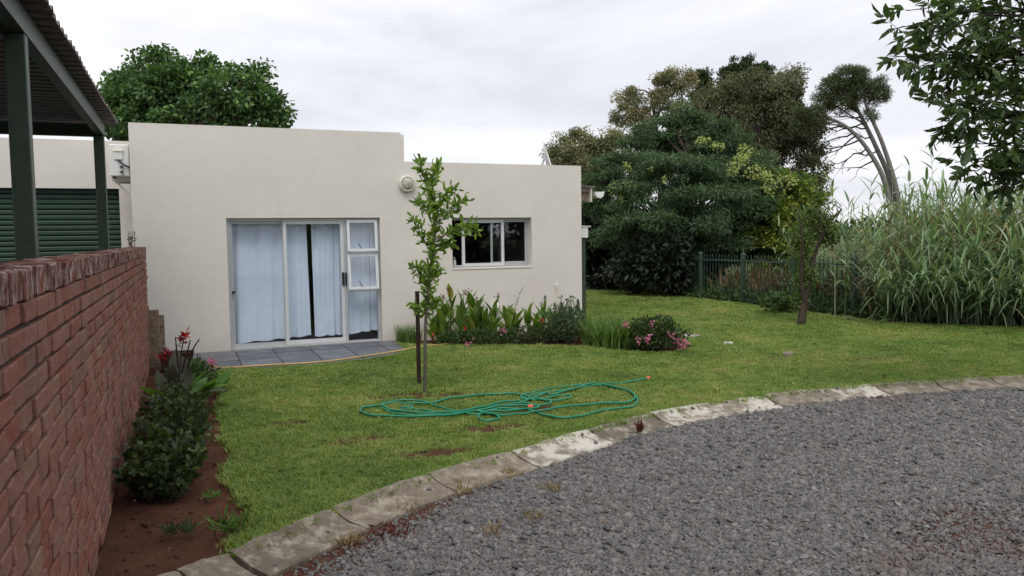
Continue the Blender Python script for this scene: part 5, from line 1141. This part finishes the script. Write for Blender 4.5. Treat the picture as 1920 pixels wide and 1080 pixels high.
for a, b in (([(4.753, 7.594), (4.825, 7.609)]), ([(2.965, 6.834), (2.999, 6.817)])):
    d = np.array(b) - np.array(a); L_ = np.linalg.norm(d); e = np.array(a) + d / L_ * .075
    o = MB().tube([(a[0], a[1], .022), (a[0] + d[0] / L_ * .05, a[1] + d[1] / L_ * .05, .022)], .021, 12).build('connector', ORANGE, hose)
    MB().tube([(a[0] - d[0] / L_ * .018, a[1] - d[1] / L_ * .018, .022), (a[0], a[1], .022)], .017, 12).build('collar', BLACK, o)
yh = thing('yellow_hose', 'tan hose laid along the slate patio edge into the cannas', 'hose', (1.570, 10.450, 0.000))
P = catmull(np.c_[np.array([(0.104, 11.608), (0.184, 11.164), (0.302, 10.726), (0.522, 10.614), (0.913, 10.598), (1.584, 10.540), (2.278, 10.797), (2.758, 11.053), (3.051, 11.259), (3.292, 11.384), (3.596, 11.417), (3.928, 11.718), (4.338, 12.482)]), np.full(13, .024)], 6); P[-8:, 2] += np.linspace(0, .06, 8)
MB().tube(P, .011, 7).build('hose_tube', HOSE_Y, yh, smooth=True)

# ================================================================== BORDER PLANTS
CG = (11, 5)
def canna_mesh(L, w, bend, mat, fold=.25, name='leaf'):
    v, f = [], []; n, k = 10, 4
    for i in range(n + 1):
        t = i / n; ww = w * (math.sin(math.pi * min(1, t ** .72)) ** .85 * .5 + .012)
        y = L * (t - .10 * bend * t * t); z = -bend * L * .45 * t * t
        for j in range(k + 1):
            s = (j / k - .5) * 2; v.append((s * ww, y, z + abs(s) * ww * fold + .008 * math.sin(9 * t + 3 * s)))
    for i in range(n):
        for j in range(k): f.append((i*(k+1)+j, i*(k+1)+j+1, (i+1)*(k+1)+j+1, (i+1)*(k+1)+j))
    me = bpy.data.meshes.new(name); me.from_pydata(v, [], f); me.shade_smooth(); me.materials.append(mat); return me
def put_leaf(parent, me, p, az, elev, scale, roll=0.0, name='leaf'):
    d = Vector((math.cos(az) * math.cos(elev), math.sin(az) * math.cos(elev), math.sin(elev))); s = d.cross(Vector((0, 0, 1))).normalized(); n = s.cross(d)
    M_ = Matrix((s, d, n)).transposed().to_4x4() @ Matrix.Rotation(roll, 4, 'Y')
    o = link(name, me, parent); o.matrix_local = Matrix.Translation(Vector(p) - Vector(wloc(parent))) @ M_ @ Matrix.Scale(scale, 4); return o
cm = [canna_mesh(1, w_, b, L_CANNA) for b, w_ in ((.05, .30), (.15, .34), (.3, .36), (.55, .38))]
cb = [canna_mesh(1, .42, b, L_BRONZE) for b in (.15, .4, .8)]
cbr = [canna_mesh(1, .40, b, L_BRIGHT) for b in (.2, .5, .9)]
def petal_cluster(name, c, n, L, w, mat, parent, up=.3, spread=.02):
    p = np.array(c) + rng.normal(size=(n, 3)) * spread; return leaves(name, p, rng.normal(size=(n, 3)) + [0, 0, up], rng.uniform(.7, 1.2, n) * L, w, mat, parent, LANCE)
def canna(base, label, stems, group, lm_, hs=1.0, leafs=6, ll=(.26, .40), spikes=()):
    """stems: (dx, dy, height); each stem with leaves set round it"""
    t = thing('canna_plant', label, 'canna', base, group)
    mb = MB()
    for dx, dy, h in stems:
        b = np.array(base) + [dx, dy, 0]; top = b + [random.gauss(0, .03), random.gauss(0, .03), h * hs]
        st = curve(b, top, 0, 5, .015); mb.tube(st, np.linspace(.011, .005, 5), 6)
        for k in range(leafs):
            u = .10 + .86 * k / (leafs - 1); p = along(st, u); az = k * 2.4 + random.uniform(0, 1.2) + dx * 7; el = random.uniform(.95, 1.42) if u > .3 else random.uniform(.75, 1.25)
            put_leaf(t, random.choice(lm_), p, az, el, random.uniform(*ll) * (1 - .25 * u))
    mb.build('stem', L_WEED, t)
    for (p, h, m_) in spikes:
        p = np.array(p); mb = MB().tube(curve(p, p + [random.gauss(0, .02), 0, h], 0, 4, .02), np.linspace(.006, .003, 4), 5); mb.build('flower_stalk', BARK_TWIG, t)
        petal_cluster('seed_head', p + [0, 0, h * .85], 14, .045, .018, m_, t, .5, .028)
    return t
def P2(px_, py_): return None
yb = 12.05
canna((3.98, 11.85, -.02), 'tallest canna clump under the left end of the kitchen window', [(-.22, .1, .62), (-.08, .2, .86), (.05, .05, .74), (.18, .18, .80), (.3, .08, .70), (.4, .2, .58), (-.05, -.15, .5), (.2, -.12, .52), (-.3, -.05, .42)], 'cannas along the house', cm, .80, 8, (.30, .48),
      [((3.86, 12.0, .55), .30, L_DKRED), ((4.10, 12.0, .50), .30, L_DKRED), ((4.2, 12.05, .50), .30, L_DKRED), ((3.72, 11.95, .45), .28, L_DKRED), ((4.33, 12.0, .40), .26, L_DKRED)])
canna((4.45, 11.6, -.02), 'canna clump before the white pipe stub', [(-.2, .2, .50), (-.05, .1, .42), (.1, .25, .55), (.28, .05, .48), (.0, -.1, .3), (.35, .2, .40)], 'cannas along the house', cm, .85, 8, (.28, .42), [((4.62, 11.8, .45), .28, L_DKRED)])
canna((4.93, 11.4, -.02), 'canna clump between the white pipe and the grey shrub', [(-.25, .1, .40), (-.1, .25, .42), (.05, .1, .52), (.2, .0, .36), (.38, .2, .46), (.5, .1, .40), (.15, -.15, .28)], 'cannas along the house', cm, .85, 8, (.28, .42))
canna((3.58, 11.85, -.02), 'short canna clump between grass tuft and tallest canna', [(-.06, .0, .30), (.06, .1, .40), (.15, -.05, .26)], 'cannas along the house', cm, 1.0, 7, (.26, .36))
fr_ = thing('canna_flower', 'fallen red canna bloom low by the sapling', 'flower', (3.572, 11.981, 0.000)); petal_cluster('petal', (3.482, 11.678, 0.092), 5, .07, .028, L_RED, fr_, .0)
fr_ = thing('canna_flower', 'orange red canna bloom in the tallest clump', 'flower', (3.887, 11.305, 0.248)); petal_cluster('petal', (3.888, 11.306, 0.264), 6, .055, .03, L_RED, fr_)
fr_ = thing('canna_flower', 'dull red canna bloom beside the grey shrub', 'flower', (4.964, 10.869, 0.353)); petal_cluster('petal', (4.964, 10.870, 0.369), 5, .05, .028, L_RED, fr_)

def bush(name, label, c, r, n, L, w, mat, up=.5, tmpl=LANCE, cat='shrub', stems=10, shell=.25, upright=False):
    c = np.array(c); t = thing(name, label, cat, (c[0], c[1], 0)); mb = MB()
    top = sample_lobe(c, *r, stems * 4, .4); top = top[top[:, 2] > .08]
    for q in top: mb.tube(curve((c[0] + random.gauss(0, r[0] * .25), c[1] + random.gauss(0, r[1] * .25), -.03), q, .05, 5, .03), np.linspace(.006, .002, 5), 4)
    mb.build('stem', BARK_TWIG, t)
    p = sample_lobe(c, *r, n, shell); p = p[p[:, 2] > .0]
    bump = np.array([noise.noise(Vector(q) * (2.2 / max(r))) for q in p]); p = c + (p - c) * (1 + .38 * bump)[:, None]; p = p[p[:, 2] > 0]
    d = unit(p - c) * .5 + rng.normal(size=p.shape) * .6 + [0, 0, up]
    if upright: d = rng.normal(size=p.shape) * .3 + [0, 0, 1]
    leaves('foliage', p, d, rng.uniform(.7, 1.25, len(p)) * L, w, mat, t, tmpl); return t
def flowers(t, pts, n=16, L=.04, w=.03, mat=L_PINK):
    for q in pts: petal_cluster('flower', q, n, L, w, mat, t, .2, .028)
gr = bush('grey_shrub', 'dark grey green narrow leaved shrub by the house corner', (5.43, 11.0, .22), (.36, .34, .33), 2400, .075, .016, L_SAGE, .8)
mb = MB(); pos = []
for _ in range(18):
    b = np.array([5.43 + random.gauss(0, .24), 11.0 + random.gauss(0, .15), .35]); e = b + [random.gauss(0, .04), 0, random.uniform(.18, .34)]; mb.tube([b, e], .004, 4); pos += [e + rng.normal(size=3) * .012 for _ in range(7)] + [along(np.array([b, e]), .6 + .05 * k) for k in range(6)]
mb.build('seed_stalk', L_SAGE, gr); pos = np.array(pos); leaves('seed_head', pos, rng.normal(size=pos.shape) * .4 + [0, 0, 1], .05, .016, L_SAGE, gr)
def blades(name, label, cx, cy, rx, ry, n, h, mat, w=.012, lean=.5, cat='grass'):
    t = thing(name, label, cat, (cx, cy, 0)); V, Fc, Rn = [], [], []; k0 = 0
    for _ in range(n):
        a, r_ = random.uniform(0, 6.28), math.sqrt(random.random()); b = np.array([cx + rx * r_ * math.cos(a), cy + ry * r_ * math.sin(a), -.01]); az = random.uniform(0, 6.28); H = h * random.uniform(.6, 1.2); ln = lean * random.uniform(.3, 1.3)
        o = np.array([math.cos(az), math.sin(az), 0]); s_ = np.array([-o[1], o[0], 0]); tt = np.linspace(0, 1, 5)
        c_ = b + np.outer(H * (tt - .25 * ln * tt ** 2), [0, 0, 1]) + np.outer(H * ln * .8 * tt ** 2, o); wd = w * np.array([.8, 1, .8, .5, .05])
        V += [c_ - s_ * wd[:, None] * .5, c_ + s_ * wd[:, None] * .5]
        for i in range(4): Fc += [(k0+i, k0+i+1, k0+6+i), (k0+i, k0+6+i, k0+5+i)]
        Rn += [random.random()] * 10; k0 += 10
    tri_mesh('blade', np.vstack(V), np.array(Fc), mat, t, np.array(Rn)); t.children[0]['kind'] = 'stuff'; return t
blades('grass_clump', 'bright strappy grass clump beside the house corner', 5.86, 10.30, .42, .55, 1000, .46, L_BLADE, .018, .7)
blades('grass_clump', 'dark green grass tuft at the wall beside the patio', 3.20, 12.05, .2, .2, 330, .32, L_BLADE, .009, .6)
t = bush('flower_shrub', 'rounded green shrub with pink flowers at the border end', (6.22, 9.75, .17), (.48, .40, .27), 2900, .06, .028, L_SHRUB, .5)
flowers(t, [(6.147, 9.623, 0.361), (5.737, 9.346, 0.189), (5.833, 9.308, 0.210), (6.240, 9.359, 0.231), (6.298, 9.222, 0.168), (6.372, 9.189, 0.130), (6.278, 9.116, 0.093), (5.786, 9.771, 0.351)])
t = bush('flower_shrub', 'low tangled edging plants with a pink bloom under the cannas', (4.75, 11.15, .08), (.85, .28, .17), 2200, .05, .02, L_SHRUB, .6); flowers(t, [(4.264, 10.718, 0.264), (3.713, 10.716, 0.095)])
t = bush('edging_plant', 'dark low leafy plants under the tallest canna', (3.95, 11.5, .06), (.55, .22, .15), 1200, .07, .03, L_WEED, .6)
st_ = thing('dry_stalk', 'bare wispy dry stalk against the wall below the window', 'stalk', (5.05, 12.1, 0)); mb = MB(); q = catmull([(4.788, 11.589, 0.312), (4.826, 11.587, 0.498), (4.889, 11.575, 0.693), (4.941, 11.562, 0.819)], 4); mb.tube(q, np.linspace(.006, .002, len(q)), 4)
for _ in range(14): a = along(q, random.uniform(.3, 1)); mb.tube([a, a + [random.gauss(0, .05), 0, random.uniform(.02, .09)]], .002, 3)
mb.build('stem', BARK_SAP, st_)

# -------- left bed: red canna, bronze leaves, leafy shrubs
rc = thing('red_canna', 'bronze leaved canna with red flowers beside the brick wall', 'canna', (-.05, 8.3, 0))
D0 = 8.2
mb = MB()
stalks = [[(-0.225, 8.524, -0.207), (-0.217, 8.536, 0.006), (-0.200, 8.551, 0.326), (-0.209, 8.566, 0.475)], [(-0.136, 8.807, -0.279), (-0.129, 8.828, 0.053), (-0.096, 8.838, 0.384), (-0.050, 8.838, 0.660)], [(-0.091, 8.935, 0.257), (-0.032, 8.925, 0.452), (0.010, 8.918, 0.608)], [(-0.027, 9.020, 0.296), (0.033, 9.009, 0.493), (0.100, 8.989, 0.600)], [(-0.120, 8.951, 0.313), (-0.128, 8.968, 0.509), (-0.134, 8.980, 0.638)]]
for s_ in stalks: q = catmull(s_, 4); mb.tube(q, np.linspace(.012, .006, len(q)), 6)
mb.build('stem', BARK_TWIG, rc)
for (a, b, L_, me_) in (((-0.213, 8.523, -0.154), (-0.284, 8.586, 0.327), .5, cb), ((-0.204, 8.629, -0.123), (-0.178, 8.760, 0.346), .5, cb), ((-0.154, 8.609, -0.124), (0.182, 8.183, 0.406), .75, cb), ((-0.195, 8.735, -0.118), (-0.497, 8.982, 0.086), .45, cb), ((-0.191, 8.407, -0.131), (0.078, 7.992, 0.161), .55, cbr), ((-0.174, 8.182, -0.137), (0.042, 7.780, 0.029), .40, cm), ((-0.192, 8.628, -0.069), (-0.405, 8.523, 0.267), .40, cbr), ((-0.103, 8.809, -0.058), (-0.142, 8.627, 0.200), .35, cb), ((-0.215, 8.520, -0.207), (-0.436, 8.307, 0.098), .35, cb), ((-0.074, 8.912, 0.033), (-0.138, 9.185, 0.453), .35, cb)):
    d = np.array(b) - np.array(a); put_leaf(rc, random.choice(me_), a, math.atan2(d[1], d[0]), math.atan2(d[2], math.hypot(d[0], d[1])), np.linalg.norm(d) * 1.12, random.uniform(-.5, .5))
petal_cluster('flower', (-0.039, 8.834, 0.660), 8, .075, .04, L_RED, rc, .2, .025); petal_cluster('flower', (-0.254, 8.584, 0.476), 8, .075, .042, L_RED, rc, -.1, .03)
petal_cluster('bud', (-0.052, 8.835, 0.605), 14, .06, .02, L_DKRED, rc, .8, .025); petal_cluster('bud', (-0.208, 8.568, 0.512), 16, .07, .022, L_DKRED, rc, .8, .025)
gc = thing('green_canna', 'bright green canna leaves behind the bronze canna at the lawn edge', 'canna', (.2, 8.9, 0))
for _ in range(17):
    b = np.array((0.013, 8.892, 0.000)) + [random.gauss(0, .10), random.gauss(0, .15), 0]; put_leaf(gc, random.choice(cbr), b, random.uniform(-1.2, 1.6) if random.random() < .75 else random.uniform(0, 6.28), random.uniform(.6, 1.3), random.uniform(.24, .38), random.uniform(-.4, .4))
pf = thing('pink_flower', 'pink spidery flower leaning over the slate patio corner', 'flower', (0.220, 9.565, 0.244))
MB().tube(catmull([(0.004, 9.522, -0.086), (0.096, 9.552, 0.115), (0.208, 9.569, 0.232)], 4), .005, 5).build('stem', L_WEED, pf); petal_cluster('petal', (0.221, 9.565, 0.256), 26, .075, .016, L_PINK, pf, .3, .02)
def stem_shrub(label, c, r, h, n_stem, per, L, w, mat, tmpl):
    c = np.array(c); t = thing('border_shrub', label, 'shrub', tuple(c), 'shrubs in the bed along the wall'); mb = MB(); P_l, D_l = [], []
    for k in range(n_stem):
        an = random.uniform(0, 6.28); q = math.sqrt(random.random()); hh = h * (1 - .45 * q * q) * random.uniform(.4, 1.25)
        b0 = c + [math.cos(an) * q * r[0] * .45, math.sin(an) * q * r[1] * .6, -.03]; e = c + [math.cos(an) * q * r[0], math.sin(an) * q * r[1], hh]
        st = curve(b0, e, .08, 6, .03); mb.tube(st, np.linspace(.005, .0018, 6), 4)
        for u in np.linspace(.22, 1, per):
            p = along(st, min(1, u + random.gauss(0, .02))); dd = rng.normal(size=3); dd[2] = abs(dd[2]) * .5 + .1; dd = unit(dd); P_l.append(p + dd * .008); D_l.append(dd)
    mb.build('stem', BARK_TWIG, t); P_l = np.array(P_l); leaves('foliage', P_l, np.array(D_l), rng.uniform(.6, 1.25, len(P_l)) * L, w, mat, t, tmpl); return t
stem_shrub('dense dark leafy shrub against the foot of the brick wall', (-.20, 5.58, 0), (.26, .34, 0), .42, 90, 18, .050, .042, L_SHRUB, LOBED)
stem_shrub('upright leafy shrub rising behind the dense dark one at the wall', (-.14, 6.15, 0), (.27, .34, 0), .54, 85, 18, .046, .038, L_SHRUB, LOBED)
stem_shrub('finer leaved shrub below the red canna beside the wall', (-.12, 6.95, 0), (.27, .55, 0), .42, 130, 22, .048, .020, L_SHRUB, LANCE)
bush('border_shrub', 'small leafy plant filling the bed beneath the pink flower', (.0, 9.6, .12), (.26, .5, .16), 1100, .06, .028, L_WEED, .4)
rf = thing('red_bloom', 'tiny red bloom on the low shrub in the earth bed', 'flower', (-0.067, 7.067, 0.039)); petal_cluster('petal', (-0.066, 6.960, 0.068), 8, .035, .016, L_RED, rf, .6, .012)
sk = thing('dry_sprig', 'dry brown sprig growing on top of the wall end', 'weed', (-.62, 11.2, 1.56)); mb = MB(); pp = []
for _ in range(5):
    b = np.array([-.62 + random.gauss(0, .02), 11.2, 1.555]); e = b + [random.gauss(0, .035), 0, random.uniform(.1, .24)]; mb.tube([b, e], .004, 4); pp += [b + (e - b) * k for k in np.linspace(.3, 1, 6)]
mb.build('stem', BARK_SAP, sk); leaves('leaf_cluster', np.array(pp), rng.normal(size=(len(pp), 3)) * .5 + [0, 0, .8], .045, .02, L_DRY, sk)

# -------- small weeds and litter
def weed(px_name, label, loc, n, L, w, mat, r=.05, h=.08, cat='weed'):
    t = thing(px_name, label, cat, loc); p = np.array(loc) + np.c_[rng.normal(size=(n, 2)) * r * .4, rng.random(n) * h * .5]
    leaves('foliage', p, np.c_[rng.normal(size=(n, 2)) * .8, np.ones(n) * .8], rng.uniform(.6, 1.3, n) * L, w, mat, t); return t
weed('bed_weed', 'small bright weed alone in the red earth bed', (0.094, 5.305, 0.000), 26, .05, .016, L_BRIGHT)
weed('bed_weed', 'straggly grassy weed where earth bed meets kerb', (0.187, 4.626, 0.000), 60, .13, .009, L_BLADE, .12)
weed('bed_weed', 'pale thin weed in the lower earth bed', (-0.055, 4.693, 0.000), 40, .08, .006, L_SAGE)
weed('bed_weed', 'dull little weed nearest the brick wall foot', (-0.144, 4.733, 0.000), 36, .06, .009, L_WEED)
weed('red_weed', 'upright dry red weed at the kerb edge', (3.493, 5.686, -0.030), 60, .05, .018, L_REDWEED, .03, .14)
for k, (lab, loc, nn) in enumerate((('dry straw tuft at the gravel edge below the longest kerb stone', (0.788, 4.366, -0.060), 90), ('dry straw tuft by the joint of two pale kerb stones', (1.210, 4.741, -0.060), 90), ('dry straw tuft against the brown kerb stone', (1.690, 5.028, -0.060), 60), ('broad dry straw tuft before the white kerb stone', (2.056, 5.136, -0.060), 110), ('isolated orange dry tuft out in the gravel', (2.212, 4.703, -0.050), 46), ('orange dry weed standing in the gravel', (1.644, 4.917, -0.050), 40), ('lone dry tuft lower in the gravel', (1.869, 4.265, -0.050), 36), ('flattened dry tuft at the gravel bottom', (1.561, 4.143, -0.050), 40))):
    t = weed('dry_tuft', lab, loc, nn, .055, .005, L_STRAW, .09, .02, 'dry grass'); t['group'] = 'dry tufts in the gravel'
t = weed('red_ground_weed', 'flat dark red weed spread on the gravel by the bottom kerb', (1.043, 4.407, -0.060), 70, .045, .012, L_REDWEED, .16, .03)
# litter on the soil: stones, chips, leaf scraps
pp = np.c_[rng.uniform(-.44, .5, 420), rng.uniform(4.3, 9.8, 420), np.zeros(420)]; ins = inside(LAWN_POLY, pp[:, 0], pp[:, 1]) | (pp[:, 1] < 3.98 + .75 * (pp[:, 0] + .48) + .15); pp = pp[~ins]; n = len(pp)
s = rng.lognormal(math.log(.008), .45, n); pp[:, 2] = -.022 + s * .3
clods = []
for k in range(4):
    bm = bmesh.new(); bmesh.ops.create_icosphere(bm, subdivisions=1, radius=1.0)
    for vv in bm.verts: vv.co *= random.uniform(.65, 1.15)
    me = bpy.data.meshes.new('clod'); bm.to_mesh(me); bm.free(); me.materials.append(SOIL if k else KERB_WHITE); clods.append(bpy.data.objects.new('clod', me))
instances('soil_clods', 'earth clods and pale chips scattered on the red bed', 'soil', pp, rng.uniform(-3, 3, (n, 3)), np.c_[s, s, s * .7], rng.choice(4, n, p=[.07, .31, .31, .31]), clods)
# pale stepping slabs sunk in the lawn
for lab, pts in (('thin pale slab in the lawn just past the pink flowers', [(7.292, 10.632), (7.604, 10.538), (7.448, 10.322), (7.142, 10.414)]), ('small pale slab sunk in the lawn, middle of three', [(7.366, 9.600), (7.483, 9.538), (7.369, 9.404), (7.254, 9.466)]), ('pale slab sunk in the lawn nearest the kerb', [(7.448, 8.420), (7.554, 8.364), (7.417, 8.222), (7.306, 8.280)])):
    tag(MB().prism(pts, 2, -.03, .036).build('stepping_slab', KERB_WHITE), lab, 'slab', 'slabs sunk in the lawn')
# fallen yellow leaves on the grass
p = np.c_[rng.uniform(.5, 9, 40), rng.uniform(5.5, 11, 40)]; p = p[inside(LAWN_POLY, p[:, 0], p[:, 1])]
o = leaves('fallen_leaves', np.c_[p, np.full(len(p), .035)], np.c_[rng.normal(size=(len(p), 2)), np.zeros(len(p))], .04, .028, L_FLOWY); tag(o, 'scattered yellow fallen leaves on the lawn', 'leaves', kind='stuff')
